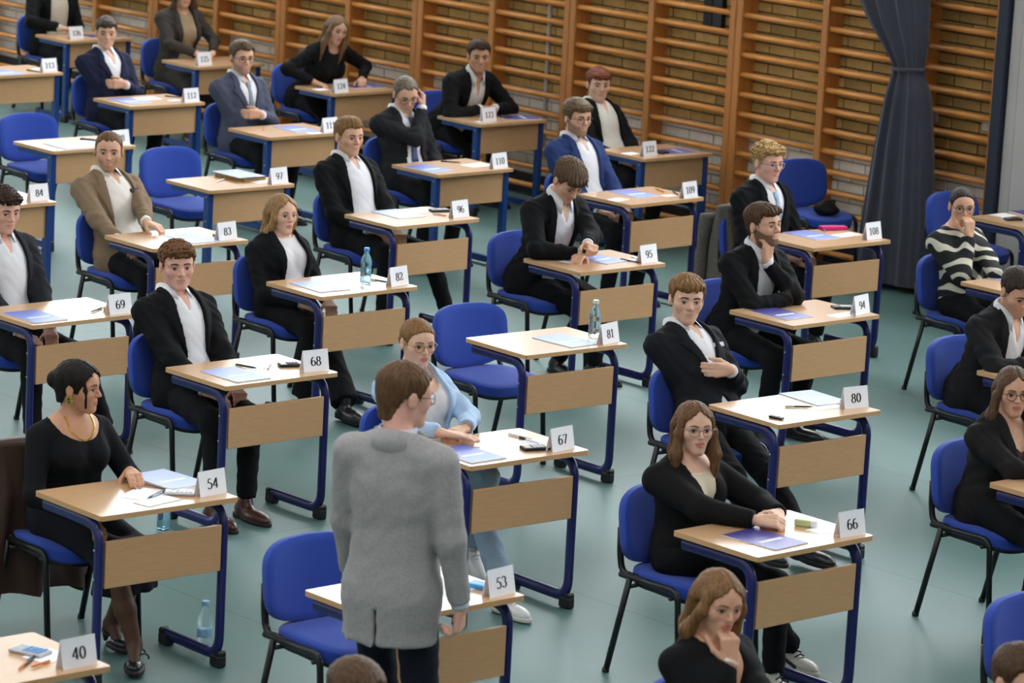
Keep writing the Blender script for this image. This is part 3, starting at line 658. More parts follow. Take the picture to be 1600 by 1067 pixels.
def qmesh(name, parts, mats, cols=None, smooth=True):
    """parts: list of (verts, quads, material index)"""
    me = bpy.data.meshes.new(name); V = []; F = []; m = []; n = 0
    for v, f, k in parts:
        V.append(np.asarray(v, float)); F += (np.asarray(f)+n).tolist() if isinstance(f, np.ndarray) else [tuple(i+n for i in q) for q in f]; m += [k]*len(f); n += len(v)
    me.from_pydata(np.concatenate(V).tolist(), [], F)
    for x in (mats if isinstance(mats, (list, tuple)) else [mats]): me.materials.append(x)
    me.polygons.foreach_set('material_index', m); me.polygons.foreach_set('use_smooth', [smooth]*len(F))
    if cols is not None:
        a = me.color_attributes.new('Col', 'FLOAT_COLOR', 'POINT'); a.data.foreach_set('color', np.concatenate([cols, np.ones((len(cols), 1))], 1).astype(F32).ravel())
    me.update(); return me
def rot(yaw, pitch, roll):
    return np.array((Matrix.Rotation(yaw, 3, 'Z') @ Matrix.Rotation(pitch, 3, 'Y') @ Matrix.Rotation(roll, 3, 'X')))
def unit(v): v = np.asarray(v, float); return v/(np.linalg.norm(v)+1e-9)
def ik(a, b, l1, l2, pole):
    a = np.asarray(a, float); b = np.asarray(b, float); d = b-a; D = np.linalg.norm(d); mx = (l1+l2)*.995
    if D > mx: b = a+d/D*mx; D = mx; d = b-a
    u = d/D; x = (l1*l1-l2*l2+D*D)/(2*D); h = math.sqrt(max(l1*l1-x*x, 1e-6)); p = np.asarray(pole, float); p = unit(p-u*(p@u))
    return a+u*x+p*h, b

M_skin = mat('skin', (.6, .4, .3, 1), .5, attr='Col', noise=.05, scale=60, bump=.06, bscale=220, spec=.35)
def cloth(name, rgb, rough=.9, bump=.16, noise=.08, sheen=.0):
    if sum(rgb) > 560: noise, bump = .015, .10
    return mat(name, srgb(*rgb), rough, noise=noise, scale=90, bump=bump, bscale=18, sheen=sheen, spec=.25)
def hairmat(name, rgb, z=4.0):
    rgb = tuple(c*.86*(1 if i == 0 else (.96 if i == 1 else .9)) for i, c in enumerate(rgb)); return mat(name, srgb(*rgb), .48, noise=.42, scale=90, bump=.4, bscale=110, stretch=(1, 1, .18), spec=.18)
M_eyew = mat('eye_white', srgb(205, 198, 192), .25); M_iris = mat('iris', srgb(42, 32, 28), .2); M_lash = mat('lash', srgb(38, 28, 24), .7)

# --- head (looks along +x, origin between the ears, 0.23 m tall)
def head_sdf(q, g):
    w = g.get('w', 1.0); jw = g.get('jaw', 1.0)
    d = ell(q, (-.012, 0, .030), (.098, .076*w, .086))
    d = sm(d, ell(q, (.032, 0, .035), (.062, .064*w, .052)), .03)
    d = sm(d, ell(q, (.036, 0, -.030), (.056, .058*w, .082)), .03)
    a = np.abs(q[:, 1]); m = np.stack([q[:, 0], a, q[:, 2]], 1)
    d = sm(d, cap(m, (-.004, .047*w*jw, -.050), (.066, .016*jw, -.098), .021, .017), .03)
    d = sm(d, sph(m, (.074, .006, -.100), .0165), .02)
    d = sm(d, sph(m, (.056, .041*w, -.022), .0265), .022)
    d = sm(d, cap(m, (.086, .008, .021), (.071, .050*w, .019), .010, .009), .016)
    d = smx(d, -sph(m, (.1020, .0325, .001), .0190), .012)
    d = sm(d, ell(m, (.0735, .0325, -.001), (.013, .018, .0105)), .006)
    d = sm(d, ell(q, (.068, 0, -.062), (.027, .033, .030)), .016)
    d = sm(d, cap(q, (.088, 0, .014), (.1135*g.get('nose', 1), 0, -.028), .0065*g.get('nw', 1), .0108*g.get('nw', 1)), .010)
    d = sm(d, sph(m, (.101, .0115*g.get('nw', 1), -.031), .0082*g.get('nw', 1)), .007)
    d = sm(d, ell(m, (.0915, .0, -.0585), (.0075, .022, .0050)), .005)
    d = sm(d, ell(m, (.0900, .0, -.0705), (.0085, .019, .0062)), .005)
    d = smx(d, -cap(m, (.101, 0, -.0642), (.086, .024, -.0636), .0018, .001), .004)
    e = ell(m, (-.010, .0805*w, -.006), (.019, .0085, .033)); e = smx(e, -ell(m, (-.004, .0895*w, -.004), (.010, .006, .020)), .006)
    return sm(d, e, .008) if g.get('ears', True) else d
def torso_sdf(q, L, f, b=1.0):
    k = L/.47; m = np.stack([q[:, 0], np.abs(q[:, 1]), q[:, 2]], 1); s = .90 if f else 1.0; s *= b
    d = ell(q, (.0, 0, .02), (.135*s, .178*s*(1.03 if f else 1), .15))
    d = sm(d, ell(q, (.012, 0, .20*k), (.108*s, .145*s, .20)), .08)
    d = sm(d, ell(q, (.005, 0, .325*k), (.120*s, .165*s, .165)), .07)
    d = sm(d, cap(m, (-.012, 0, L-.082), (-.012, .160*s, L-.074), .066*s, .046*s), .05)
    d = sm(d, cap(m, (-.022, .02, L-.016), (-.015, .10*s, L-.052), .042, .032), .045)
    if f: d = sm(d, ell(m, (.088, .068, .30*k), (.062, .062, .066)), .045)
    return d
HAIRS = {}
def hair_sdf(q, h):
    st = h['style']; x, y, z = q[:, 0], q[:, 1], q[:, 2]; ay = np.abs(y); m = np.stack([x, ay, z], 1); w = h.get('w', 1.0)
    ts, tt = h.get('side', .005), h.get('top', .02); lo = h.get('nape', -.075); hl = h.get('line', .062)
    s = np.clip((z-.01)/.08, 0, 1); s = s*s*(3-2*s); th = ts+(tt-ts)*s
    d = ell(q, (-.014, 0, .030), (.0985, .0775*w, .0865))-th
    d = sm(d, cap(q, (-.055, 0, .0), (-.050, 0, lo), .052*w, .038)-ts, .02) if lo < -.07 else d
    d = sm(d, ell(q, (.030, 0, .038), (.066, .067*w, .054))-th*.9, .02)
    amp = h.get('curl', 0)
    er = h.get('ear', .014)
    cut = np.interp(x, [-.12, -.060, -.040, .010, .026, .046, .066, .12], [lo, lo+.006, er-.02, er, h.get('burn', -.016), .028, hl, hl+.014]).astype(F32)
    fr_ = np.clip((x-.03)/.03, 0, 1)
    if st == 'long' or h.get('centre'): cut = cut+fr_*(.026-.75*np.abs(y-h.get('part', 0)))
    elif st == 'bun': cut = cut+fr_*(.006-.012*np.clip(ay/.05, 0, 1)**2)
    else: cut = cut+fr_*(.012*np.clip(ay/.05, 0, 1)+.006*np.sin(y*170+1)+.005*np.sin(y*410+2)+.003*np.sin(y*900))
    d = smx(d, cut-z, .008)
    if 'fringe' in h:
        fz, fx = h['fringe']; part = h.get('part', 0.0)
        fr = ell(q, (.074, part, fz), (.034+fx, .066*w, .036)); fr = smx(fr, (fz-.022+.010*np.sin(y*120+.5)+.007*np.sin(y*310+1.5)+.25*y*h.get('sweep', 0))-z, .006); d = sm(d, fr, .018)
    if 'quiff' in h: d = sm(d, ell(q, (.045, h.get('part', 0), .105), (.045, .05, .02+h['quiff'])), .025)
    if st == 'bun':
        bx, bz, br = h.get('bun', (-.125, .0, .036)); d = sm(d, ell(q, (bx, 0, bz), (br*.9, br, br)), .015)
    if st == 'pony': d = sm(d, cap(q, (-.115, 0, .0), (-.15, 0, -.12), .022, .014), .02)
    if st == 'long':
        ln = h.get('len', -.26); wd = h.get('wide', 1.0); fw = h.get('fwd', .03)
        for a, b, ra, rb in (((.036, .060, .060), (.034, .083*wd, -.02), .018, .021), ((.034, .083*wd, -.02), (fw, .098*wd, -.12), .021, .030), ((fw, .098*wd, -.12), (fw+.012, .096*wd, ln), .028, .007)):
            d = sm(d, cap(m, a, b, ra, rb), .022)
        mb_ = np.stack([x, y/1.75, z], 1)
        d = sm(d, cap(mb_, (-.062, 0, .0), (-.088, 0, -.13), .052, .046), .03); d = sm(d, cap(mb_, (-.088, 0, -.13), (-.09, 0, ln-.01), .046, .022), .03)
    if 'strand' in h:
        (sx, sy, sz), r = h['strand']; kx = (sx-.004, sy*1.22, .0); d = sm(d, cap(q, (.045, sy*1.05, .06), kx, r*1.4, r), .012); d = sm(d, cap(q, kx, (sx, sy, sz), r, r*.5), .012)
    if amp:
        f = 2*math.pi/h.get('cs', .024)
        n = np.sin(x*f+1.3*np.sin(y*f*.7))*np.sin(y*f+1.1*np.sin(z*f*.8))+np.sin(z*f*.9+1.7*np.sin(x*f*.6))*.7
        d = d-amp*n*np.clip((z+.02)/.06, .15, 1)
    else:
        az = np.arctan2(y, x+.012+.3*np.maximum(z, 0)); g = h.get('groove', .0017)
        if st == 'long' or h.get('centre'): d = d+.006*np.exp(-((y-h.get('part', 0))/.006)**2)*np.clip((z-.06)/.04, 0, 1)
        d = d-g*(np.sin(az*34+z*25)+.7*np.sin(az*61-z*40+2)+.5*np.sin(y*300+3*np.sin(x*60)))
    return d
def hand_prims(W, d, n, side, curl, spread=.12, thumb=.5, fist=False):
    """capsules (a, b, ra, rb) for a hand: wrist W, finger direction d, palm normal n; side +1 left, -1 right"""
    d = unit(d); n = np.asarray(n, float); n = unit(n-d*(n@d)); w = np.cross(n, d)*side   # w points to the thumb side
    K = []; P = lambda a, b, c: W+d*a+w*b+n*c
    K.append((P(-.07, 0, 0), P(.005, 0, 0), .029, .026))
    for b in (-.028, -.010, .010, .027): K.append((P(.012, b*.55, 0), P(.078, b, 0), .0165, .0125))
    for j, (b, l) in enumerate(((.027, .92), (.010, 1.0), (-.010, .95), (-.027, .76))):
        p = P(.084, b, 0); ang = 0; sp = b*spread*6
        for i, (ln, r) in enumerate(((.042, .0092), (.027, .0084), (.021, .0075))):
            ang += curl*(1.0, 1.15, .8)[i]*(1+.06*j); dd = unit(d*math.cos(ang)+n*math.sin(ang)+w*sp*.35*(1-min(curl, 1)))
            e = p+dd*ln*l; K.append((p, e, r, r*.93)); p = e
    p = P(.018, .026, .006); dd = unit(d*.62+w*.72*(1-.5*thumb)+n*(.15+.55*thumb)); e = p+dd*.042; K.append((p, e, .0135, .0110))
    dd2 = unit(dd*.8+d*.45+n*.25*thumb-w*.25*thumb); e2 = e+dd2*.032; K.append((e, e2, .0105, .0095)); K.append((e2, e2+unit(dd2+n*.15)*.022, .0092, .0078))
    return K
def prims_field(K, k):
    def f(P):
        d = None
        for a, b, ra, rb in K:
            c = cap(P, a, b, ra, rb); d = c if d is None else sm(d, c, k)
        return d
    return f
def shoe_parts(A, yaw, kind, pitch=0.0, sc=1.0):
    """returns (upper, sole) fields for a shoe with its ankle at A"""
    R = rot(yaw, pitch, 0); Ri = R.T.astype(F32); A = np.asarray(A, F32)
    def loc(P): return ((P-A)@Ri.T)/sc
    hz = -.09
    def upper(P):
        q = loc(P); d = ell(q, (-.02, 0, hz+.045), (.062, .036, .042)); d = sm(d, ell(q, (.09, 0, hz+.03), (.105, .043, .034 if kind != 'boot' else .045)), .035)
        if kind == 'heel':
            d = sm(ell(q, (.105, 0, hz+.028), (.075, .037, .026)), ell(q, (-.02, 0, hz+.055), (.045, .031, .03)), .02); d = np.maximum(d, -ell(q, (.05, 0, hz+.075), (.085, .05, .042)))
        else: d = sm(d, cap(q, (-.015, 0, hz+.06), (-.01, 0, .035 if kind == 'boot' else -.005), .038, .037), .02)
        return np.maximum(d, hz+.012-q[:, 2])*sc
    def sole(P):
        q = loc(P); m = q.copy(); d = np.maximum(np.minimum(ell(m*np.array([1, 1, 0], F32), (.085, 0, 0), (.118, .048, 1)), ell(m*np.array([1, 1, 0], F32), (-.03, 0, 0), (.06, .038, 1))), np.abs(q[:, 2]-(hz+(.012 if kind != 'boot' else .018)))-(.012 if kind != 'boot' else .02))
        if kind == 'heel': d = np.minimum(np.maximum(d, .04-q[:, 0]), cap(q, (-.05, 0, hz+.005), (-.045, 0, hz+.045), .012, .02))
        return d*sc
    lo = A+R@np.array([.08, 0, -.03])*sc; return upper, sole, lo-.19*sc, lo+.19*sc
eye_me = None
def eye_mesh():
    mb = MB(); V = []; F = []; n, k = 12, 20; mi = []
    for i in range(n+1):
        ph = math.pi*i/n/2
        for j in range(k): V.append((.0085*math.cos(ph), .0142*math.sin(ph)*math.cos(2*math.pi*j/k), .0062*math.sin(ph)*math.sin(2*math.pi*j/k)*(1-.25*abs(math.cos(2*math.pi*j/k))*math.sin(ph))))
    for i in range(n):
        for j in range(k):
            q = (i*k+j, (i+1)*k+j, (i+1)*k+(j+1) % k, i*k+(j+1) % k); c = np.mean([V[a] for a in q], axis=0); iris = (c[1]**2+(c[2]*1.0)**2) < .0062**2
            mb.add([V[a] for a in q], [(0, 1, 2, 3)], 1 if iris else 0)
    mb.tube([(.0035+.005*(1-(t/.0165)**2), t, .0015+.0058*(1-(t/.0165)**2)) for t in np.linspace(-.0165, .0165, 9)], .0014, 6, 2)
    mb.tube([(.002+.005*(1-(t/.015)**2), t, -.0018-.0048*(1-(t/.015)**2)) for t in np.linspace(-.015, .015, 9)], .0006, 6, 2)
    return mb.mesh('eye', [M_eyew, M_iris, M_lash])
eye_me = eye_mesh()
def glasses_mesh(round_, m):
    mb = MB(); R_ = []
    for s in (-1, 1):
        c = np.array([.1015, s*.034, -.003]); rx, rz = (.0245, .0225) if round_ else (.026, .0185); e = 2.0 if round_ else 3.0
        pts = [c+np.array([-.004*abs(math.cos(a))*1.5*(1 if s*math.cos(a) > 0 else 0), rx*math.copysign(abs(math.cos(a))**(2/e), math.cos(a)), rz*math.copysign(abs(math.sin(a))**(2/e), math.sin(a))]) for a in np.linspace(0, 2*math.pi, 29)]
        mb.tube(pts, .0016, 6); mb.tube([(.098, s*.059, .004), (.08, s*.076, .006), (.0, s*.084, .008), (-.02, s*.083, -.004)], .0016, 6)
    mb.tube([(.1015, -.010, .0), (.106, 0, .004), (.1015, .010, .0)], .0015, 6)
    return mb.mesh('glasses', m)
GL = {}
SKIN = {'fair': (226, 180, 154), 'light': (216, 166, 138), 'tan': (198, 146, 114), 'pink': (226, 172, 152)}

def person(name_label, origin, C, hyaw=-10, hpitch=0, hroll=0, sex='m', yaw=0.0, hair=None, hairc=None, skin='light', face=None, outer=None, inner=None, legs=None, arms=None, glasses=None, beard=0.0,
           extras=None, standing=False, twist=0.0, scale=1.0, shoes=None, group='seated students', build=1.0, feet=None, skirt=None, leg_bare=None, detail=1.0, hipz=.565, nobody=False, cat='person'):
    fem = sex == 'f'; g = dict(face or {}); g['ears'] = not (hair and hair['style'] == 'long'); g.setdefault('w', 1.0 if fem else 1.06); g.setdefault('jaw', .74 if fem else .97); g.setdefault('nw', .82 if fem else 1.0); g.setdefault('nose', .985 if fem else 1.0)
    hs = .92 if fem else .98
    origin = np.asarray(origin, float); C = np.asarray(C, float)
    R = rot(math.radians(hyaw), math.radians(hpitch), math.radians(hroll)); Rf = R.astype(F32)
    sp_ = math.sin(math.radians(max(hpitch, 0)))
    by = math.radians(hyaw)*.15
    N = C+np.array([(-.034-.07*sp_), 0, -.150*hs+.045*sp_]); P0 = np.array([-.02, 0, hipz]) if not standing else np.array([0, 0, .93])
    zt = unit(N-P0); tw = math.radians(twist); xt = np.array([math.cos(tw), math.sin(tw), 0]); xt = unit(xt-zt*(xt@zt)); yt = np.cross(zt, xt); T = np.stack([xt, yt, zt], 1); Tf = T.astype(F32); L = np.linalg.norm(N-P0)
    tloc = lambda P: (P-P0.astype(F32))@Tf; tw_ = lambda v: P0+T@np.asarray(v, float); hloc = lambda P: ((P-C.astype(F32))@Rf)/F32(hs); hw = lambda v: C+R@np.asarray(v, float)*hs
    base = np.array(srgb(*SKIN[skin])[:3]); parts = []; cols = []
    # skin: head, neck and chest in one surface
    nk = .046 if fem else .055
    def f_head(P):
        d = head_sdf(hloc(P), g)*hs
        d = sm(d, cap(P, hw((-.022, 0, -.045)), N+np.array([0, 0, .0]), nk, nk*1.0), .022)
        t = torso_sdf(tloc(P), L, fem, build); t = np.maximum(t, .50*L-tloc(P)[:, 2]); return sm(d, t, .028)
    cs = np.array([tw_((.2, y, .5*L)) for y in (-.22, .22)]+[tw_((-.16, y, .5*L)) for y in (-.22, .22)]); lo = np.minimum(cs.min(0), C-.14); hi = np.maximum(cs.max(0), C+.15); hi[2] = C[2]+.135
    v, fa = nets(f_head, lo-.01, hi+.01, .0048 if detail >= 1 else .0062)
    q = ((v-C)@R)/hs; c = np.tile(base, (len(v), 1))
    def blend(mask, rgb): 
        m_ = np.clip(mask, 0, 1)[:, None]; c[:] = c*(1-m_)+np.array(rgb)*m_
    x, y, z = q.T; near = (np.abs(y) < .09) & (z > -.13) & (x > -.12)
    lipc = g.get('lip', (188, 106, 102) if fem else (196, 134, 120))
    e = ((y/.024)**2+((z+.0645)/.0125)**2); blend(np.clip((1.15-e)*3, 0, 1)*(x > .078)*near*(.8 if fem else .5), srgb(*lipc)[:3])
    for s in (-1, 1): blend(np.exp(-(((y-s*.045)/.022)**2+((z+.03)/.022)**2))*(x > .03)*near*.15, srgb(214, 130, 118)[:3])
    blend(np.exp(-((y/.014)**2+((z+.028)/.016)**2))*(x > .09)*.25, srgb(214, 130, 118)[:3])
    if beard:
        bc = np.array(hairc) if hairc is not None else np.array((60, 45, 35)); jm = np.clip((-.030-z+.35*(.05-x).clip(0, .08)*(-1)+.0)/.016, 0, 1)*(x > -.01)*(x < .125)
        jm = np.clip((np.interp(x, [-.02, .03, .07, .11], [.0, -.02, -.044, -.046])-z)/.012, 0, 1)*(x > -.015)*(z > -.135)*near
        jm = jm*np.clip((e-1.0)*2, 0, 1); blend(jm*beard, srgb(*bc)[:3])
    parts.append((v, fa, 0)); cols.append(c)
    # arms
    sw = (.156 if fem else .184)*build; ul, fl = (.262, .235) if fem else (.285, .255); arms = arms or {}
    A = {}
    for s, key in ((1, 'l'), (-1, 'r')):
        a = dict(w=(.26, s*.10, .61), pole=(-.35, s*.5, -.5), hd=(.8, -s*.45, -.2), hn=(0, 0, -1), curl=.45, show=True); a.update(arms.get(key, {}))
        if 't' in a: a['w'] = tw_((a['t'][0], a['t'][1], a['t'][2]*L))
        Sx = tw_((-.012, s*sw, L-.083)); E, W = ik(Sx, a['w'], ul, fl, a['pole']); a.update(S=Sx, E=E, W=W, fd=unit(W-E)); A[s] = a
        if a['show']:
            K = hand_prims(W+a['fd']*.012, a['hd'] if a['hd'] is not None else a['fd'], a['hn'], s, a['curl'], thumb=a.get('thumb', .5)); K[0] = (W-a['fd']*.09, W+a['fd']*.012, .031, .0255)
            if fem: K = [(p, e_, r1*.9, r2*.9) for p, e_, r1, r2 in K]
            pts = np.array([k_[0] for k_ in K]+[k_[1] for k_ in K]); hv, hf = nets(prims_field(K, .009), pts.min(0)-.04, pts.max(0)+.04, .0042 if detail >= 1 else .0055)
            parts.append((hv, hf, 0)); hc = np.tile(base*.97, (len(hv), 1)); cols.append(hc)
    # legs
    H = {}; legs = legs or {}
    for s, key in ((1, 'l'), (-1, 'r')):
        lg = dict(a=(.36, s*.13, .09), pole=(.6, s*.05, .8)); lg.update(legs.get(key, {})); hp = P0+np.array([.02, s*.09, -.02])
        if standing: lg.setdefault('a', (0, s*.1, .09)); 
        Kn, An = ik(hp, lg['a'], .43 if not fem else .41, .42 if not fem else .40, lg['pole']); lg.update(h=hp, k=Kn, a=An); H[s] = lg
    if leg_bare is not None:
        K = []
        for s in (1, -1): K += [(H[s]['k'], H[s]['k']*.4+H[s]['a']*.6, .05, .046), (H[s]['k']*.4+H[s]['a']*.6, H[s]['a'], .046, .032), (H[s]['a'], H[s]['a']+rot(math.radians(H[s].get('fy', s*10)), 0, 0)@np.array([.085, 0, -.058]), .032, .022)]
        pts = np.array([k_[0] for k_ in K]+[k_[1] for k_ in K]); hv, hf = nets(prims_field(K, .02), pts.min(0)-.07, pts.max(0)+.07, .009)
        parts.append((hv, hf, 0)); cols.append(np.tile(np.array(srgb(*leg_bare)[:3]), (len(hv), 1)))
    root = put('person', qmesh('body', parts, [M_skin], np.concatenate(cols)), None, tuple(origin), yaw); tag(root, name_label, cat, group)
    # eyes, brows and hair
    def surf_x(y_, z_):
        xs = np.linspace(.13, .04, 46); pp = np.stack([xs, np.full(46, y_), np.full(46, z_)], 1).astype(F32); dd = head_sdf(pp, g); k_ = np.argmax(dd < 0); return xs[k_]
    for s in (-1, 1):
        o = put('eye', eye_me, root); xx = surf_x(s*.0325, -.001)
        o.matrix_local = Matrix.Translation(Vector(hw((xx-.0062, s*.0325, -.001)))) @ Matrix(R.tolist()).to_4x4() @ Matrix.Rotation(s*.22, 4, 'Z') @ Matrix.Scale(hs*(1.14 if fem else 1.04), 4)
    hc_ = hairc or (70, 52, 40); hm = hairmat('hair_%d_%d_%d' % hc_, hc_)
    mbw = MB(); bt = g.get('brow', 1.0)*(.62 if fem else .95)
    for s in (-1, 1):
        pts = [(surf_x(s*yy, zz)+.0005, s*yy, zz) for yy, zz in ((.013, .0215), (.024, .0245), (.036, .0260), (.048, .0225), (.054, .0185))]
        mbw.tube(pts, [.0028*bt, .0036*bt, .0034*bt, .0026*bt, .001], 6, side=(0, 0, 1), asp=1.2)
    hp_ = []
    bv = np.concatenate(mbw.v)
    bcol = g.get('browc'); 
    hp_.append(((bv*hs)@R.T+C, [tuple(f_) for f_ in mbw.f], 1))
    if hair:
        hcfg = dict(hair); hcfg['w'] = g['w']; zl = -.13 if hair['style'] != 'long' else hair.get('len', -.26)-.04
        v, fa = nets(lambda P: hair_sdf(P, hcfg), (-.21, -.15, zl), (.15, .15, .175), .0052 if detail >= 1 else .0065); hp_.append(((v*hs)@R.T+C, fa, 0))
    ho = put('hair', qmesh('hair', hp_, [hm, hairmat('brow_%d_%d_%d' % (bcol or hc_), tuple(int(k_*.8) for k_ in (bcol or hc_)))]), root)
    if glasses:
        key = glasses
        if key not in GL: GL[key] = glasses_mesh(key[0] == 'round', mat('glasses_%s' % key[1], {'black': srgb(22, 20, 22), 'gold': srgb(170, 140, 90), 'silver': srgb(150, 150, 155)}[key[1]], .3, metal=.0 if key[1] == 'black' else .8))
        o = put('glasses', GL[key], root); o.matrix_local = Matrix.Translation(Vector(C)) @ Matrix(R.tolist()).to_4x4() @ Matrix.Scale(hs, 4)
    # clothes
    def wr(P, amp):   # soft wrinkles
        return amp*(np.sin(P[:, 0]*46+3*np.sin(P[:, 2]*19+P[:, 1]*23))*np.sin(P[:, 2]*41+2.2*np.sin(P[:, 1]*31)))
    def sleeves(P, d, off, k=.05, upto=0.0, loose=1.0):
        for s in (1, -1):
            a = A[s]; q1 = cap(P, a['S'], a['E'], (.060 if fem else .068)*loose+off*.3, (.046 if fem else .054)*loose+off*.3); fw = cap(P, a['E'], a['W'], (.046 if fem else .053)*loose+off*.3, (.034 if fem else .039)*loose+off*.3)
            fw = np.maximum(fw, (P-(a['W']-a['fd']*upto).astype(F32))@a['fd'].astype(F32))
            d = np.minimum(d, sm(q1, fw, .03)) if k == 0 else sm(d, sm(q1, fw, .03), k)
        return d
    bl_ = [A[s][k_] for s in (1, -1) for k_ in ('S', 'E', 'W')]+[tw_((.2, -.25, -.16)), tw_((.2, .25, -.16)), tw_((-.2, .25, -.16)), tw_((-.2, -.25, -.16)), tw_((.2, .25, L)), tw_((-.2, -.25, L))]
    blo = np.min(bl_, axis=0)-.09; bhi = np.max(bl_, axis=0)+.09
    def neck_cut(q, d, kind):
        zz = q[:, 2]; xx = q[:, 0]; yy = np.abs(q[:, 1])
        d = smx(d, -(np.maximum(np.sqrt((xx+.012)**2+yy**2)-(nk+.012), L-.03-zz)), .01)
        if kind == 'collar': d = smx(d, -np.maximum(np.maximum(yy-(zz-(L-.115))*.26, -xx), 0-(zz-(L-.115))), .006)
        elif kind == 'scoop': d = smx(d, -ell(q, (.085, 0, L+.01), (.11, .098, .145)), .008)
        elif kind == 'wide': d = smx(d, -ell(q, (.05, 0, L+.035), (.17, .125, .125)), .008)
        elif kind == 'v': d = smx(d, -np.maximum(yy-(zz-(L-.22))*.36, -xx), .006)
        elif kind == 'crew': d = smx(d, -ell(q, (.02, 0, L+.02), (.085, .08, .07)), .008)
        return d
    inner = inner or dict(c=(232, 230, 232), neck='collar'); im = cloth('cloth_%d_%d_%d' % inner['c'], inner['c'], **inner.get('k', {}))
    if 'mat' in inner: im = inner['mat']
    longs = outer is None and not inner.get('sleeveless')
    def f_in(P):
        q = tloc(P); d = torso_sdf(q, L, fem, build)-.006-wr(P, .0022)
        d = neck_cut(q, d, inner.get('neck', 'collar')); d = np.maximum(d, inner.get('hem', -.06 if longs else .03)-q[:, 2])
        return sleeves(P, d, 0, .026, .0, inner.get('loose', 1.0)) if longs else d
    res = .0095 if detail >= 1 else .012
    if longs: v, fa = nets(f_in, blo, bhi, res)
    else:
        bb = np.array([tw_((a_, b_, c_)) for a_ in (-.19, .21) for b_ in (-.24, .24) for c_ in (-.1, L+.05)]); v, fa = nets(f_in, bb.min(0), bb.max(0), res)
    ip = [(v, fa, 0)]
    if inner.get('neck', 'collar') == 'collar':      # turned-down collar and cuffs
        mbc = MB(); na = 29; V_ = []; F_ = []; gap = math.radians(inner.get('gap', 24))
        for i in range(na):
            a = gap+(2*math.pi-2*gap)*i/(na-1); fr = max(math.cos(a), 0)**2; ca, sa = math.cos(a), math.sin(a); ch = inner.get('ch', 0.0)*(1-fr)
            for (r_, zc) in ((nk+.008, -.035), (nk+.006, .052-.040*fr), (nk+.012, .056-.040*fr), (nk+.030+.026*fr, .014-.078*fr), (nk+.024+.022*fr, .009-.078*fr)):
                V_.append(N+T@np.array([ca*r_*1.02-.008+.016*fr, sa*r_, zc+.004-ch]))
        for i in range(na-1):
            for k_ in range(4): F_.append((i*5+k_, i*5+k_+1, (i+1)*5+k_+1, (i+1)*5+k_))
        ip.append((np.array(V_), F_, 0))
        if outer:
            for s in (1, -1):
                if not A[s]['show']: continue
                a = A[s]; mbc = MB(); mbc.tube([a['W']-a['fd']*.03, a['W']+a['fd']*.0, a['W']+a['fd']*.008], [.0365, .035, .0335], 16); ip.append((np.concatenate(mbc.v), [tuple(f_) for f_ in mbc.f], 0))
    put(inner.get('name', 'shirt'), qmesh('shirt', ip, [im]), root)
    if inner.get('stripes'):
        put  # pattern lives in the material
    if outer:
        om = cloth('cloth_%d_%d_%d' % outer['c'], outer['c'], **outer.get('k', {})); op = np.array(outer.get('open', [(0, .085), (.35, .065), (.75, .085), (1, .072)]), float)
        def f_out(P, off=.017, lap=False):
            q = tloc(P); d = torso_sdf(q, L, fem, build)-off
            if standing: d = sm(d, np.maximum(cap(q*np.array([1.28, 1, 1], F32), (0, 0, .18), (-.012, 0, -.24), .158, .190), outer.get('hem', -.12)-q[:, 2]-.02), .05)
            else: d = sm(d, ell(q, (-.005, 0, -.03), (.150, .195*(.92 if fem else 1), .16)), .06)
            if standing: d = smx(d, -np.maximum(np.abs(q[:, 1])-.006, np.maximum(q[:, 0]+.05, q[:, 2]+.01)), .003)
            zz, xx, yy = q[:, 2], q[:, 0], np.abs(q[:, 1]); w_ = np.interp(zz/L, op[:, 0], op[:, 1]).astype(F32)
            d = smx(d, -np.maximum(yy-w_, .01-xx), .006)
            d = smx(d, -np.maximum(np.sqrt((xx+.012)**2+yy**2)-(nk+np.where(xx < -.02, .006, .018).astype(F32)), L-.05-zz), .008)
            d = np.maximum(d, outer.get('hem', -.12)-zz)
            return sleeves(P, d, .006, .026, .012)-wr(P, .0022 if standing else .0055)
        v, fa = nets(f_out, blo, bhi, res); jk = put(outer.get('name', 'jacket'), qmesh('jacket', [(v, fa, 0)], [om]), root)
        if outer.get('lapel', True):      # lapels: raised bands beside the opening and round the collar
            def f_lap(P):
                q = tloc(P); zz, xx, yy = q[:, 2], q[:, 0], np.abs(q[:, 1]); d = torso_sdf(q, L, fem, build)-.0262
                w_ = np.interp(zz/L, op[:, 0], op[:, 1]).astype(F32); wl = np.interp(zz/L, [.25, .5, .78, .80, .86, 1.0], [.0, .03, .062, .04, .045, .03]).astype(F32)
                d = np.maximum(d, np.maximum(yy-w_-wl, w_+.001-yy)); d = np.maximum(d, np.maximum(-xx-.0, .27*L-zz)); d = np.maximum(d, -(torso_sdf(q, L, fem, build)-.012))
                return np.maximum(d, -(np.maximum(np.sqrt((xx+.012)**2+yy**2)-(nk+.016), L-.05-zz)))
            bb = np.array([tw_((a_, b_, c_)) for a_ in (-.02, .2) for b_ in (-.2, .2) for c_ in (.2*L, L+.05)]); v, fa = nets(f_lap, bb.min(0), bb.max(0), .0065)
            if len(fa): put('lapel', qmesh('lapel', [(v, fa, 0)], [om]), jk)
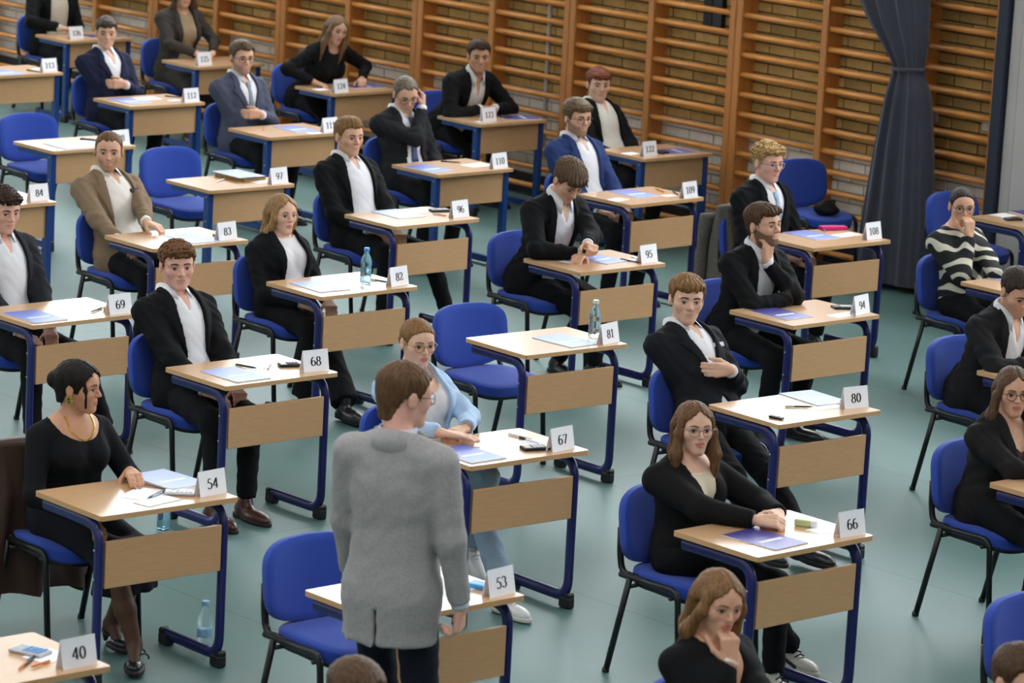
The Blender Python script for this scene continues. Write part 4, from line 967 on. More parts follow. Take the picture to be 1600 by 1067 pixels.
        if outer.get('lapel', True):      # the jacket's own collar, round the back of the neck
            V_ = []; F_ = []; na = 25
            for i in range(na):
                a = math.radians(58+(360-116)*i/(na-1)); bk = .5-.5*math.cos(a); ca, sa = math.cos(a), math.sin(a)
                for (r_, zc) in ((nk+.010, -.06), (nk+.015, -.022+.062*bk), (nk+.023, -.018+.062*bk), (nk+.046, -.060+.040*bk), (nk+.034, -.085+.040*bk)): V_.append(N+T@np.array([ca*r_-.010, sa*r_*1.06, zc]))
            for i in range(na-1):
                for k_ in range(4): F_.append((i*5+k_, i*5+k_+1, (i+1)*5+k_+1, (i+1)*5+k_))
            put('jacket_collar', qmesh('jacket_collar', [(np.array(V_), F_, 0)], [om]), jk)
        if outer.get('square'):
            p_ = tw_((.118*build+.012, .095, .36*L/.47*1.0)); mb2 = MB(); mb2.bbox((-.006, -.034, -.008), (.010, .034, .016), .004); v2 = np.concatenate(mb2.v)@T.T
            zz = .70*L; pr = np.stack([np.linspace(.22, .02, 60), np.full(60, .095), np.full(60, zz)], 1).astype(F32); xx = pr[np.argmax(torso_sdf(pr, L, fem, build) < .018), 0]
            put('pocket_square', qmesh('pocket_square', [(v2+tw_((xx, .095, zz)), mb2.f, 0)], [mat('square_%d_%d_%d' % outer['square'], srgb(*outer['square']), .7)], smooth=False), jk)
    if inner.get('tie'):
        ys = np.linspace(L-.05, .10, 14); mb2 = MB(); pts = []
        for zz in ys:
            pr = np.stack([np.linspace(.22, .0, 80), np.zeros(80), np.full(80, zz)], 1).astype(F32); xx = pr[np.argmax(np.minimum(torso_sdf(pr, L, fem, build)-.006, 9) < 0), 0]; pts.append(tw_((xx+.004, 0, zz)))
        mb2.tube(pts, [.020, .022, .014]+[.016+.0015*i for i in range(11)], 8, side=yt, asp=1.0); V2 = np.concatenate(mb2.v); ctr = np.repeat(np.array(pts), 8, 0); off = V2-ctr; off -= np.outer(off@xt, xt)*.72; 
        put('tie', qmesh('tie', [(ctr+off, [tuple(f_) for f_ in mb2.f], 0)], [mat('tie_%d_%d_%d' % inner['tie'], srgb(*inner['tie']), .5, noise=.2, scale=120)]), root)
    # trousers or skirt
    lc = (legs or {}).get('c', (17, 17, 20)); lm = cloth('cloth_%d_%d_%d' % tuple(lc), tuple(lc), **(legs or {}).get('k', {})); wd = (legs or {}).get('wide', 1.0); fl_ = (legs or {}).get('flare', 1.0)
    if skirt is None:
        def f_leg(P):
            q = tloc(P); d = ell(q, (.0, 0, .0), (.138*build, .182*build*(.94 if fem else 1), .14)); up = q[:, 2]
            for s in (1, -1):
                h_ = H[s]; e_ = h_['a']+(h_['k']-h_['a'])*.06; t_ = sm(cap(P, h_['h'], h_['k'], (.086 if not fem else .082)*wd*build, (.064 if not fem else .060)*wd*build), np.maximum(cap(P, h_['k'], e_, (.062 if not fem else .057)*wd*build, .050*wd*fl_), -((P-e_.astype(F32))@unit(h_['k']-h_['a']).astype(F32))-.012), .03); d = sm(d, t_, .045)
            d = d-wr(P, .0035); return np.maximum(d, up-.11)
    else:
        hem = skirt
        def f_leg(P):
            q = tloc(P); d = ell(q, (.0, 0, .0), (.138, .180, .14))
            for s in (1, -1): d = sm(d, cap(P, H[s]['h'], H[s]['k'], .086, .072), .06)
            mid = (H[1]['k']+H[-1]['k'])/2; fl = np.array([mid[0]-.02, mid[1], hem]); m_ = P.copy(); m_[:, 1] = mid[1]+(P[:, 1]-mid[1])/2.0
            d = sm(d, np.maximum(cap(m_, mid, fl, .075, .075+.01*np.sin(1)), hem-P[:, 2]), .05)+0; d = d-.006*np.sin(P[:, 1]*70)*np.clip((mid[2]-P[:, 2])*4, 0, 1)
            return np.maximum(d, q[:, 2]-.11)
    lp = np.array([H[s][k_] for s in (1, -1) for k_ in ('h', 'k', 'a')]); v, fa = nets(f_leg, lp.min(0)-np.array([.2, .16, .06]), lp.max(0)+np.array([.13, .16, .16]), .012)
    put('trousers' if skirt is None else 'skirt', qmesh('trousers', [(v, fa, 0)], [lm]), root)
    # shoes
    sh = dict(kind='shoe', c=(24, 22, 24), sole=(18, 18, 18)); sh.update(shoes or {})
    for s in (1, -1):
        lg = H[s]; u_, so, l_, h_ = shoe_parts(lg['a'], math.radians(lg.get('fy', s*10)), sh['kind'], lg.get('fp', 0.0), .95 if fem else 1.06)
        v, fa = nets(u_, l_, h_, .008); so_ = put('shoe', qmesh('shoe', [(v, fa, 0)], [mat('leather_%d_%d_%d' % sh['c'], srgb(*sh['c']), .35, coat=.2)]), root)
        v, fa = nets(so, l_, h_, .007)
        if len(fa): put('sole', qmesh('sole', [(v, fa, 0)], [mat('sole_%d_%d_%d' % sh['sole'], srgb(*sh['sole']), .6)]), so_)
        if sh.get('accent'):
            mb2 = MB(); Ry = rot(math.radians(lg.get('fy', s*10)), lg.get('fp', 0.0), 0); k2 = .95 if fem else 1.06
            for t_ in range(4): mb2.tube([lg['a']+Ry@(np.array([.035+.022*t_, -.026, -.014-.011*t_])*k2), lg['a']+Ry@(np.array([.038+.022*t_, 0, -.003-.011*t_])*k2), lg['a']+Ry@(np.array([.035+.022*t_, .026, -.014-.011*t_])*k2)], .0035, 6)
            for t_ in (-1, 1): mb2.tube([lg['a']+Ry@(np.array([-.06, t_*.036, -.03])*k2), lg['a']+Ry@(np.array([.02, t_*.047, -.05])*k2), lg['a']+Ry@(np.array([.09, t_*.045, -.066])*k2)], .008, 6)
            mb2.build('laces', mat('lace_%d_%d_%d' % sh['accent'], srgb(*sh['accent']), .7), so_)
        if sh.get('straps'):
            mb2 = MB()
            for dx, dz2, r_ in ((.0, -.005, .034), (.035, -.03, .032), (.06, -.045, .034)): mb2.tube([lg['a']+np.array([dx+.35*r_*math.sin(a_)*0, r_*math.cos(a_), dz2+.022*math.sin(a_)]) for a_ in np.linspace(-.3, math.pi+.3, 11)], .004, 6)
            mb2.build('strap', M_cap, so_)
    root['hw'] = 0; del root['hw']
    return dict(f_head=f_head, root=root, hw=hw, tw=tw_, L=L, A=A, R=R, C=C, T=T, N=N, hs=hs, H=H, fem=fem, build=build)

# ------------------------------------------------------------------ chairs in their places
CHAIR_OFF = {'97': (-.57, .06), '98': (-.47, .05), '53': (-.48, .03), '81': (-.49, .05), '121': (-.52, 0), '80': (-.55, -.02), '68': (-.50, 0)}
WHO = {'66': 'under the girl in the black zip top', '67': 'under the girl in the light blue blazer', '68': 'under the curly-haired boy at desk 68', '69': 'under the dark-suited boy at desk 69', '54': 'under the woman with gold earrings, a brown coat over its back',
 '80': 'under the boy with a white pocket square', '82': 'under the woman with straight fair hair', '83': 'under the man in the tan blazer', '96': 'under the fair-haired man at desk 96', '95': 'under the boy bowing his head', '94': 'under the bearded boy holding his chin',
 '93': 'under the man bending over his desk', '79': 'under the woman in round black glasses', '107': 'under the girl in the striped jumper', '108': 'under the boy with the pale blue tie, grey coat over it', '109': 'under the bearded boy in the blue suit', '110': 'under the grey-haired man at desk 110',
 '111': 'under the man in the grey blue suit', '112': 'under the boy in the navy suit at desk 112', '122': 'under the red-haired boy at desk 122', '123': 'under the boy with clasped hands at desk 123', '124': 'under the long-haired woman at desk 124', '125': 'under the woman in the brown grey blazer', '126': 'under the person at desk 126', '52': 'under the girl resting her chin on her fist'}
for n in DESKS:
    if n in ('84', '40', '113'): continue
    dx, dy = CHAIR_OFF.get(n, (-.48, 0)); x, y, a = DESKS[n]
    lab = 'blue upholstered chair ' + (WHO[n] if n in WHO else 'standing empty behind ' + place_label(n))
    chair(x+dx, y+dy, a, lab)
chair(-17.20, 18.29, -3, 'blue upholstered chair standing empty before the wall bars beside the curtain')
chair(-8.55, 10.67, 2, 'bright blue upholstered chair standing empty in front of desk 66')

# ------------------------------------------------------------------ the people
def org(n, dx=-.50): return np.array([DESKS[n][0]+dx, DESKS[n][1], 0.0])
def Cof(n, px, dy=0.0): return at_y(px, DESKS[n][1]+dy)-org(n)
def Pz(n, px, z): return at_z(px, z)-org(n)
BLK = (16, 16, 18); WHT = (226, 224, 228)
def suit(c=BLK, **k): return dict(c=c, **k)
OPEN = [(0, .10), (.35, .062), (.75, .080), (1, .070)]; WIDEO = [(0, .12), (.35, .095), (.75, .095), (1, .072)]; BUT = [(0, .05), (.22, .002), (.40, .012), (.80, .078), (1, .070)]
LAP = {}
CROSS = dict(r=dict(t=(.188, .13, .33), pole=(-.2, -.8, -1), hd=(-.2, .9, -.1), hn=(-.9, .1, 0), curl=.3, show=False), l=dict(t=(.248, .0, .375), pole=(-.1, .8, -1), hd=(-.34, -.95, .02), hn=(-.85, .3, -.1), curl=.5, thumb=.8))
def cross(dz_=0.0, dx=0.0):
    r = {k: dict(v) for k, v in CROSS.items()}
    return r
H_short = dict(style='short', side=.004, top=.016); H_buzz = dict(style='short', side=.003, top=.006, line=.070); H_curl = dict(style='short', side=.005, top=.022, curl=.0065, fringe=(.080, .0)); H_frin = dict(style='short', side=.006, top=.022, fringe=(.076, .0), groove=.0028, sweep=1)
H_quif = dict(style='short', side=.004, top=.022, quiff=.012, groove=.002); H_long = dict(style='long', side=.007, top=.010, len=-.27)
PPL = {}
# --- middle rows
PPL['66'] = person('girl with long brown hair and round glasses in a black zip top, hands joined', org('66'), Cof('66', (1084, 668)), -24, -2, 0, 'f', hair=dict(H_long, len=-.33, fwd=.04), hairc=(120, 88, 62), skin='fair', glasses=('round', 'silver'),
  inner=dict(c=(18, 17, 18), neck='v', loose=1.18, name='zip_top'), arms=dict(r=dict(w=Pz('66', (1178, 812), .80), pole=(-.2, -.9, -.5), hd=(.75, .6, .05), hn=(-.2, .5, -.8), curl=.75), l=dict(w=Pz('66', (1216, 802), .80), pole=(-.1, .9, -.5), hd=(.55, -.8, .05), hn=(-.3, -.5, -.8), curl=.75)),
  legs=dict(r=dict(a=Pz('66', (1238, 1012), .09), fy=-8), l=dict(a=(.40, .16, .09)), c=(16, 16, 19)), shoes=dict(c=(222, 216, 204), sole=(210, 206, 196), accent=(36, 36, 44)))
PPL['67'] = person('girl in a light blue blazer over a white top, fair hair tied back', org('67'), Cof('67', (652, 535)), -14, 4, 0, 'f', hair=dict(style='bun', side=.005, top=.008, bun=(-.136, -.02, .036), line=.066, burn=-.02, part=-.02), hairc=(150, 112, 74), skin='fair', glasses=('round', 'gold'),
  outer=dict(c=(176, 200, 228), open=[(0, .11), (.35, .085), (.75, .085), (1, .075)], name='blazer'), inner=dict(c=(226, 220, 222), neck='scoop', name='top'),
  arms=dict(l=dict(w=Pz('67', (728, 668), .805), pole=(-.1, .9, -.4), hd=(.25, -1, -.05), hn=(-.1, 0, -1), curl=.35), r=dict(w=Pz('67', (688, 676), .805), pole=(-.3, -.9, -.3), hd=(.7, .7, -.05), hn=(0, 0, -1), curl=.12)),
  legs=dict(c=(142, 164, 184), r=dict(a=Pz('67', (740, 850), .22), fy=-18, fp=.5), l=dict(a=Pz('67', (790, 930), .09), fy=-5), flare=1.15), shoes=dict(c=(224, 222, 220), sole=(206, 202, 196), accent=(200, 196, 190)))
PPL['68'] = person('boy with curly auburn hair in a black suit and open white shirt', org('68'), Cof('68', (277, 415)), -24, 0, 2, hair=dict(H_curl, top=.020, side=.005), hairc=(126, 88, 58), skin='pink', outer=suit(open=OPEN), inner=dict(c=WHT, neck='collar'),
  legs=dict(r=dict(a=Pz('68', (335, 792), .09), fy=-6), l=dict(a=Pz('68', (385, 782), .09), fy=-4)), shoes=dict(c=(74, 40, 28), sole=(30, 22, 20)))
PPL['69'] = person('boy with dark curly hair in a charcoal suit gazing down at desk 69', org('69'), Cof('69', (4, 328)), -2, 8, 0, hair=dict(H_curl, curl=.0055), hairc=(62, 44, 36), skin='pink', outer=suit((34, 34, 40), open=WIDEO), inner=dict(c=WHT, neck='collar'),
  legs=dict(r=dict(a=(.46, -.13, .09)), l=dict(a=Pz('69', (165, 672), .09), fy=5)))
PPL['54'] = person('woman in a black scoop-neck top, dark hair pinned up, gold earrings', org('54'), Cof('54', (122, 604)), 34, 2, 0, 'f', hair=dict(style='bun', side=.009, top=.014, bun=(-.118, .02, .042), line=.060, ear=-.020, burn=-.035, centre=True, part=-.015, nape=-.085, strand=((.066, -.052, -.085), .010)), hairc=(34, 28, 28), skin='tan',
  inner=dict(c=(16, 16, 19), neck='wide', name='top'), arms=dict(r=dict(w=(.30, -.16, .64), hd=(.9, .2, -.2)), l=dict(w=(.28, .12, .795), hd=(.9, -.4, 0), curl=.2)), skirt=.30, leg_bare=(86, 58, 44), legs=dict(c=(24, 25, 32), r=dict(a=Pz('54', (210, 1008), .10), fy=-34), l=dict(a=(.20, .10, .10), fy=-10)), shoes=dict(kind='heel', c=(20, 18, 20), sole=(18, 16, 16), straps=True))
PPL['80'] = person('boy with brown fringe in a black suit with white pocket square, arms crossed', org('80', -.55), at_y((1073, 468), DESKS['80'][1])-org('80', -.55), -32, 0, -2, hair=dict(H_frin, side=.005), hairc=(150, 112, 72), skin='fair', outer=suit((26, 26, 31), open=BUT, square=(226, 224, 228)), inner=dict(c=WHT, neck='collar'), arms=cross(.0),
  face=dict(browc=(80, 56, 40)), legs=dict(r=dict(a=at_z((1208, 885), .09)-org('80', -.55), fy=-4), l=dict(a=at_z((1270, 862), .09)-org('80', -.55), fy=-2)), beard=.12)
PPL['82'] = person('woman with long straight fair hair in a black blazer and white top at desk 82', org('82'), Cof('82', (440, 334)), -4, 0, 0, 'f', hair=dict(H_long, len=-.19, wide=.86, fwd=-.012, side=.005), hairc=(176, 142, 100), skin='fair', outer=dict(c=(17, 17, 20), open=[(0, .10), (.35, .075), (.75, .075), (1, .07)], name='blazer'), inner=dict(c=(224, 220, 224), neck='crew', name='top'),
  legs=dict(wide=1.1, flare=1.45, r=dict(a=(.36, -.12, .09)), l=dict(a=Pz('82', (540, 632), .10), fy=-6)), shoes=dict(kind='boot', c=(24, 22, 22), sole=(16, 16, 16)))
PPL['83'] = person('man with a buzz cut in a tan blazer with dark flower pin', org('83'), Cof('83', (170, 236)), -36, 2, 0, hair=dict(H_buzz), hairc=(118, 86, 58), skin='light', outer=suit((132, 110, 88), open=WIDEO, square=(28, 28, 32), hem=-.14), inner=dict(c=(230, 222, 214), neck='collar'), beard=.5,
  arms=dict(l=dict(w=Pz('83', (232, 356), .795), pole=(-.2, .9, -.4), hd=(.7, .3, -.15), hn=(0, 0, -1), curl=.5), r=dict(w=Pz('83', (200, 398), .66), hd=(.9, .2, -.15), curl=.5)))
PPL['96'] = person('fair-haired man in a black suit and open white shirt at desk 96', org('96'), Cof('96', (545, 213)), -6, 2, 0, hair=dict(H_quif, top=.016), hairc=(150, 116, 76), skin='light', outer=suit(open=WIDEO), inner=dict(c=WHT, neck='collar'), arms=dict(r=dict(w=Pz('96', (575, 358), .64), hd=(.85, .4, -.1), curl=.4)), legs=dict(l=dict(a=Pz('96', (700, 492), .09)), r=dict(a=(.42, -.13, .09))))
PPL['95'] = person('boy in a black suit bowing his head, forearms folded on desk 95', org('95'), Cof('95', (888, 282)), -8, 38, 0, hair=dict(H_frin, top=.028, fringe=(.062, .004)), hairc=(104, 82, 66), skin='light', outer=suit(open=OPEN), inner=dict(c=WHT, neck='collar'),
  arms=dict(r=dict(w=Pz('95', (905, 397), .80), pole=(-.3, -.9, -.2), hd=(.5, -.75, -.1), hn=(0, 0, -1), curl=.4), l=dict(w=Pz('95', (918, 382), .87), pole=(0, .9, -.5), hd=(.75, -.3, .1), hn=(-.2, -.2, -1), curl=.9)), legs=dict(r=dict(a=Pz('95', (872, 560), .09)), l=dict(a=(.42, .12, .09))))
PPL['94'] = person('bearded boy in a black jacket holding his chin over desk 94', org('94'), Cof('94', (1193, 352)), 4, -6, 2, hair=dict(H_frin, side=.003, fringe=(.082, -.004)), hairc=(92, 68, 50), skin='light', outer=suit(open=OPEN), inner=dict(c=WHT, neck='collar'), beard=.85,
  arms=dict(l=dict(w=Cof('94', (1193, 352))+np.array([.07, -.02, -.20]), pole=(.5, .6, -.9), hd=(.10, .02, 1), hn=(-1, .1, .1), curl=.55), r=dict(w=(.34, .06, .81), pole=(-.2, -.9, -.3), hd=(.3, .9, -.05), hn=(0, 0, -1), curl=.4, show=False)))
PPL['93'] = person('man in a dark suit bending over his desk, head lowered', org('93'), Cof('93', (1590, 456)), -18, 24, 0, hair=dict(H_short, top=.02), hairc=(66, 56, 50), skin='light', outer=suit((30, 29, 31), open=OPEN), inner=dict(c=WHT, neck='collar'), beard=.25,
  arms=dict(r=dict(w=(.40, -.02, .80), pole=(-.3, -.9, -.2), hd=(.5, .8, -.05), curl=.3), l=dict(w=(.42, .10, .80), pole=(-.1, .9, -.3), hd=(.5, -.8, 0), curl=.4)))
PPL['79'] = person('woman with long brown hair and round black glasses in a black blazer, smiling', org('79'), Cof('79', (1583, 611)), -34, 2, 0, 'f', hair=dict(H_long, len=-.30, wide=1.1, fwd=.03, side=.009), hairc=(104, 80, 62), skin='light', glasses=('round', 'black'), outer=dict(c=(30, 28, 29), open=[(0, .08), (.35, .05), (.75, .07), (1, .07)], name='blazer'), inner=dict(c=(70, 50, 48), neck='scoop', name='top'),
  arms=dict(r=dict(w=(.38, .02, .80), pole=(-.3, -.9, -.2), hd=(.3, .9, 0), curl=.4), l=dict(w=(.40, .02, .80), pole=(-.1, .9, -.3), hd=(.5, -.8, 0), curl=.4)))
def stripe_mat():
    m = bpy.data.materials.new('striped_knit'); m.use_nodes = True; nt = m.node_tree; N_ = nt.nodes; L_ = nt.links; b = N_['Principled BSDF']; tc = N_.new('ShaderNodeTexCoord'); mp = N_.new('ShaderNodeMapping'); mp.inputs['Rotation'].default_value = (.5, .25, 0)
    wv = N_.new('ShaderNodeTexWave'); wv.bands_direction = 'Z'; wv.inputs['Scale'].default_value = 3.4; wv.inputs['Distortion'].default_value = 5.5; wv.inputs['Detail'].default_value = 1; wv.inputs['Detail Scale'].default_value = 1.6
    cr = N_.new('ShaderNodeValToRGB'); e = cr.color_ramp.elements; e[0].position = .70; e[0].color = srgb(20, 20, 22); e[1].position = .76; e[1].color = srgb(206, 200, 184)
    L_.new(tc.outputs['Object'], mp.inputs[0]); L_.new(mp.outputs[0], wv.inputs['Vector']); L_.new(wv.outputs[0], cr.inputs[0]); L_.new(cr.outputs[0], b.inputs['Base Color']); b.inputs['Roughness'].default_value = .9; return m
PPL['107'] = person('girl in a black and cream striped jumper with her hand at her mouth', org('107'), Cof('107', (1503, 322)), -36, 4, 0, 'f', hair=dict(style='bun', side=.004, top=.007, bun=(-.12, -.02, .03), line=.072), hairc=(52, 44, 42), skin='light', glasses=('round', 'black'), inner=dict(c=(20, 20, 22), neck='crew', loose=1.25, name='striped_jumper', mat=stripe_mat()),
  arms=dict(r=dict(w=Cof('107', (1503, 322))+np.array([.125, -.06, -.17]), pole=(.2, -.5, -1), hd=(-.12, .05, 1), hn=(-.9, .3, .1), curl=.95), l=dict(w=(.30, -.08, .78), pole=(-.1, 1, -.4), hd=(.2, -.9, 0), curl=.4, show=False)))
PPL['108'] = person('blonde curly-haired boy with glasses, black suit and pale blue tie at desk 108', org('108'), Cof('108', (1200, 254)), -6, 3, 0, hair=dict(H_curl, fringe=(.095, -.01), side=.005, top=.03), hairc=(196, 164, 112), skin='pink', glasses=('square', 'silver'), outer=suit(open=BUT), inner=dict(c=WHT, neck='collar', tie=(150, 176, 206), gap=14), face=dict(browc=(150, 120, 84)))
PPL['109'] = person('bearded boy with glasses in a blue suit at desk 109', org('109'), Cof('109', (902, 184)), -8, 2, 0, hair=dict(H_frin, side=.010, top=.026, curl=.003), hairc=(112, 92, 70), skin='light', glasses=('square', 'black'), outer=suit((42, 58, 104), open=OPEN), inner=dict(c=WHT, neck='collar'), beard=.6, arms=dict(r=dict(w=Pz('109', (935, 328), .62), hd=(.9, .2, -.1))), detail=.8)
PPL['110'] = person('grey-haired man with glasses in a black suit pressing a hand to his temple', org('110'), Cof('110', (634, 147)), -22, 22, 4, hair=dict(H_short, line=.074, top=.01), hairc=(122, 114, 106), skin='light', glasses=('square', 'black'), outer=suit((34, 34, 37), open=OPEN), inner=dict(c=WHT, neck='collar', tie=(70, 80, 120), gap=14), detail=.8,
  arms=dict(r=dict(w=Cof('110', (634, 147))+np.array([.085, .085, -.09]), pole=(.2, -.8, -.9), hd=(-.25, .25, 1), hn=(-.6, -.4, .1), curl=.9)))
PPL['111'] = person('man with glasses and beard in a grey blue suit, arms crossed', org('111'), Cof('111', (378, 90)), -14, 2, 0, hair=dict(H_quif, side=.006), hairc=(104, 84, 66), skin='light', glasses=('square', 'black'), outer=suit((76, 80, 98), open=BUT), inner=dict(c=WHT, neck='collar', tie=(130, 136, 150), gap=14), arms=cross(.0), beard=.45, detail=.8)
PPL['112'] = person('slim boy in a navy suit with arms crossed at desk 112', org('112'), Cof('112', (166, 52)), -30, 0, 0, hair=dict(H_frin, side=.004, curl=.003), hairc=(84, 72, 64), skin='light', outer=suit((32, 36, 60), open=BUT), inner=dict(c=WHT, neck='collar', gap=16), arms=cross(.0), detail=.8, face=dict(w=.95))
PPL['122'] = person('red-haired boy in a black suit seated by the wall bars at desk 122', org('122'), Cof('122', (935, 132)), -26, 2, 0, hair=dict(H_curl, fringe=(.068, .0), top=.02, curl=.004), hairc=(134, 74, 52), skin='fair', outer=suit(open=WIDEO), inner=dict(c=(222, 216, 206), neck='collar'), detail=.8)
PPL['123'] = person('dark-haired boy in a black suit with clasped hands on desk 123', org('123'), Cof('123', (748, 88)), -30, 4, 0, hair=dict(H_quif, side=.004), hairc=(70, 54, 44), skin='tan', outer=suit(open=OPEN), inner=dict(c=(222, 218, 214), neck='collar'), detail=.8, build=1.04,
  arms=dict(r=dict(w=(.40, -.04, .77), pole=(-.3, -.9, -.2), hd=(.6, .8, 0), hn=(0, .2, -1), curl=.8), l=dict(w=(.42, .08, .77), pole=(-.1, .9, -.3), hd=(.6, -.8, .05), hn=(0, -.2, -1), curl=.8)))
PPL['124'] = person('woman with long fair hair in black leaning over desk 124', org('124'), Cof('124', (526, 46)), -12, 12, -10, 'f', hair=dict(H_long, len=-.29, side=.009), hairc=(140, 112, 84), skin='light', outer=dict(c=(18, 17, 19), open=[(0, .06), (.35, .02), (.75, .06), (1, .065)], name='blazer'), inner=dict(c=(28, 27, 30), neck='crew', name='top'), detail=.8,
  arms=dict(r=dict(w=(.33, -.22, .75), pole=(-.3, -.9, -.3), hd=(.8, .4, -.2), curl=.6), l=dict(w=(.40, .22, .76), pole=(-.1, .9, -.3), hd=(.7, -.5, .1), curl=.5)))
PPL['125'] = person('woman in a brown grey blazer and beige top, hands joined on desk 125', org('125'), np.array([.06, 0, 1.235]), -24, 4, 0, 'f', hair=dict(H_long, len=-.10), hairc=(96, 72, 54), skin='light', outer=dict(c=(62, 56, 52), open=[(0, .10), (.35, .07), (.75, .075), (1, .07)], name='blazer'), inner=dict(c=(168, 144, 116), neck='crew', name='top'), detail=.8, build=1.12, skirt=.36, leg_bare=(60, 50, 46), legs=dict(c=(58, 53, 50)),
  arms=dict(r=dict(w=(.34, -.06, .765), pole=(-.3, -.9, -.2), hd=(.6, .8, 0), hn=(0, .2, -1), curl=.5), l=dict(w=(.36, .10, .765), pole=(-.1, .9, -.3), hd=(.6, -.8, .05), hn=(0, -.2, -1), curl=.5)))
PPL['126'] = person('person in a black suit and cream shirt at desk 126', org('126'), np.array([.03, 0, 1.23]), -26, 4, 0, hair=dict(H_short), hairc=(60, 48, 40), skin='light', outer=suit(open=WIDEO), inner=dict(c=(206, 196, 178), neck='collar'), detail=.8, arms=dict(r=dict(w=(.30, -.12, .765), pole=(-.3, -.9, -.2), hd=(.6, .8, 0), curl=.5)))
# --- the lower edge of the picture
PPL['52'] = person('girl with long light brown hair in a black cardigan, chin on her fist', org('52', -.50), at_y((1122, 940), 8.74)-org('52', -.50), -14, 10, -4, 'f', hair=dict(H_long, len=-.27, side=.009, fwd=-.01, wide=1.05), hairc=(142, 108, 74), skin='light', inner=dict(c=(15, 15, 17), neck='v', name='cardigan'),
  arms=dict(r=dict(w=at_y((1122, 940), 8.74)-org('52', -.50)+np.array([.105, -.035, -.205]), pole=(.3, -.5, -1), hd=(-.12, .06, 1), hn=(-1, .25, .1), curl=1.0), l=dict(w=(.32, -.12, .80), pole=(-.1, 1, -.3), hd=(.2, -.9, 0), curl=.4)))
o39 = np.array([-8.75, 6.86, 0]); PPL['39'] = person('person with brown hair at the front of the hall, only the crown in view', o39, at_y((556, 1092), 6.86)-o39, -20, 5, 0, hair=dict(H_short, top=.02), hairc=(96, 74, 54), outer=suit(), detail=.8); chair(-8.73, 6.86, 0, 'blue upholstered chair under the person whose crown shows below the grey blazer')
o51 = np.array([-7.35, 8.76, 0]); PPL['51'] = person('person with short brown hair before the bright blue empty chair', o51, at_y((1596, 1066), 8.76)-o51, -10, 5, 0, hair=dict(H_short, top=.016), hairc=(84, 62, 46), outer=suit(), detail=.8); chair(-7.33, 8.76, 0, 'blue upholstered chair under the person with short brown hair by the bright blue chair')
# --- the man walking between the desks
mo = at_z((627, 572), 1.795); mo = np.array([mo[0]+.015, mo[1]-.005, 0])
PPL['man'] = person('man in a light grey blazer and navy trousers standing with his back turned', mo, np.array([.03, 0, 1.685]), -38, 6, 0, yaw=math.radians(116), hair=dict(style='short', side=.004, top=.016, nape=-.10), hairc=(112, 84, 60), skin='pink', outer=suit((158, 155, 154), open=BUT, hem=-.155, k=dict(noise=.12)), inner=dict(c=(200, 204, 214), neck='collar', ch=.022), standing=True, build=.98, group='standing adults', glasses=('square', 'black'),
  arms=dict(r=dict(w=(.04, -.27, .86), pole=(-1, -.3, 0), hd=(.15, .08, -1), hn=(0, 1, 0), curl=.75), l=dict(w=(.16, .24, .92), pole=(-1, .3, 0), hd=(.6, -.2, -.8), hn=(0, -1, 0), curl=.6)), legs=dict(c=(24, 26, 38), r=dict(a=(-.05, -.11, .09), pole=(1, 0, 0)), l=dict(a=(.12, .11, .09), pole=(1, 0, 0))))

# ------------------------------------------------------------------ small things people wear
M_gold = mat('gold', srgb(226, 184, 92), .22, metal=.9)
def wear(n, name, mb, m, smooth=True): return mb.build(name, m, PPL[n]['root'])
p = PPL['54']; mb = MB()
for s in (-1, 1):
    mb = MB(); c = p['hw']((-.004, s*.090, -.050))
    for k in range(6): a = k*1.05; v = c+np.array([.012*math.cos(a), 0, .014*math.sin(a)]); mb.tube([v-np.array([0, .004, 0]), v+np.array([0, .004, 0])], .008, 8)
    mb.tube([c-np.array([0, .004, 0]), c+np.array([0, .004, 0])], .012, 10); wear('54', 'earring', mb, M_gold)
def surf_f(p, y, z):
    pr = np.stack([np.linspace(.22, -.02, 160), np.full(160, y), np.full(160, z)], 1); P = np.array([p['tw'](a) for a in pr]).astype(F32); d = p['f_head'](P); return pr[np.argmax(d < 0), 0]
def surf_t(p, y, z):
    pr = np.stack([np.linspace(.26, .0, 120), np.full(120, y), np.full(120, z)], 1).astype(F32); return pr[np.argmax(torso_sdf(pr, p['L'], p['fem'], p['build']) < 0), 0]
def necklace(n, m, drop=.06, r=.0032):
    p = PPL[n]; pts = []
    for a in np.linspace(-1.9, 1.9, 29): y = .066*math.sin(max(-1.45, min(1.45, a))); z = p['L']-.03-drop*max(math.cos(a), 0)**2+.07*max(abs(a)-1.3, 0); x = surf_f(p, y, z); pts.append(p['tw']((x+.002, y, z)))
    wear(n, 'necklace', MB().tube(pts, r, 6), m)
necklace('54', M_gold, .05, .004); necklace('52', M_gold, .07, .0015)
def wristband(n, s, m, r=.033, w=.012, back=.0):
    a = PPL[n]['A'][s]; c = a['W']+a['fd']*(.012-back); wear(n, 'wristband', MB().tube([c-a['fd']*w, c+a['fd']*w], r, 16, caps=False), m)
wristband('67', 1, mat('band_navy', srgb(30, 36, 66), .6), .034); wristband('95', -1, mat('strap_brown', srgb(60, 44, 38), .5), .036, .010, -.012); wristband('52', -1, mat('pearl', srgb(222, 214, 196), .3), .034, .006, -.004)
p = PPL['66']; mb = MB(); zs = np.linspace(p['L']-.19, .12, 12); mb.tube([p['tw']((surf_t(p, 0, z)+.010, 0, z)) for z in zs], .0035, 6); wear('66', 'zipper', mb, M_gold)
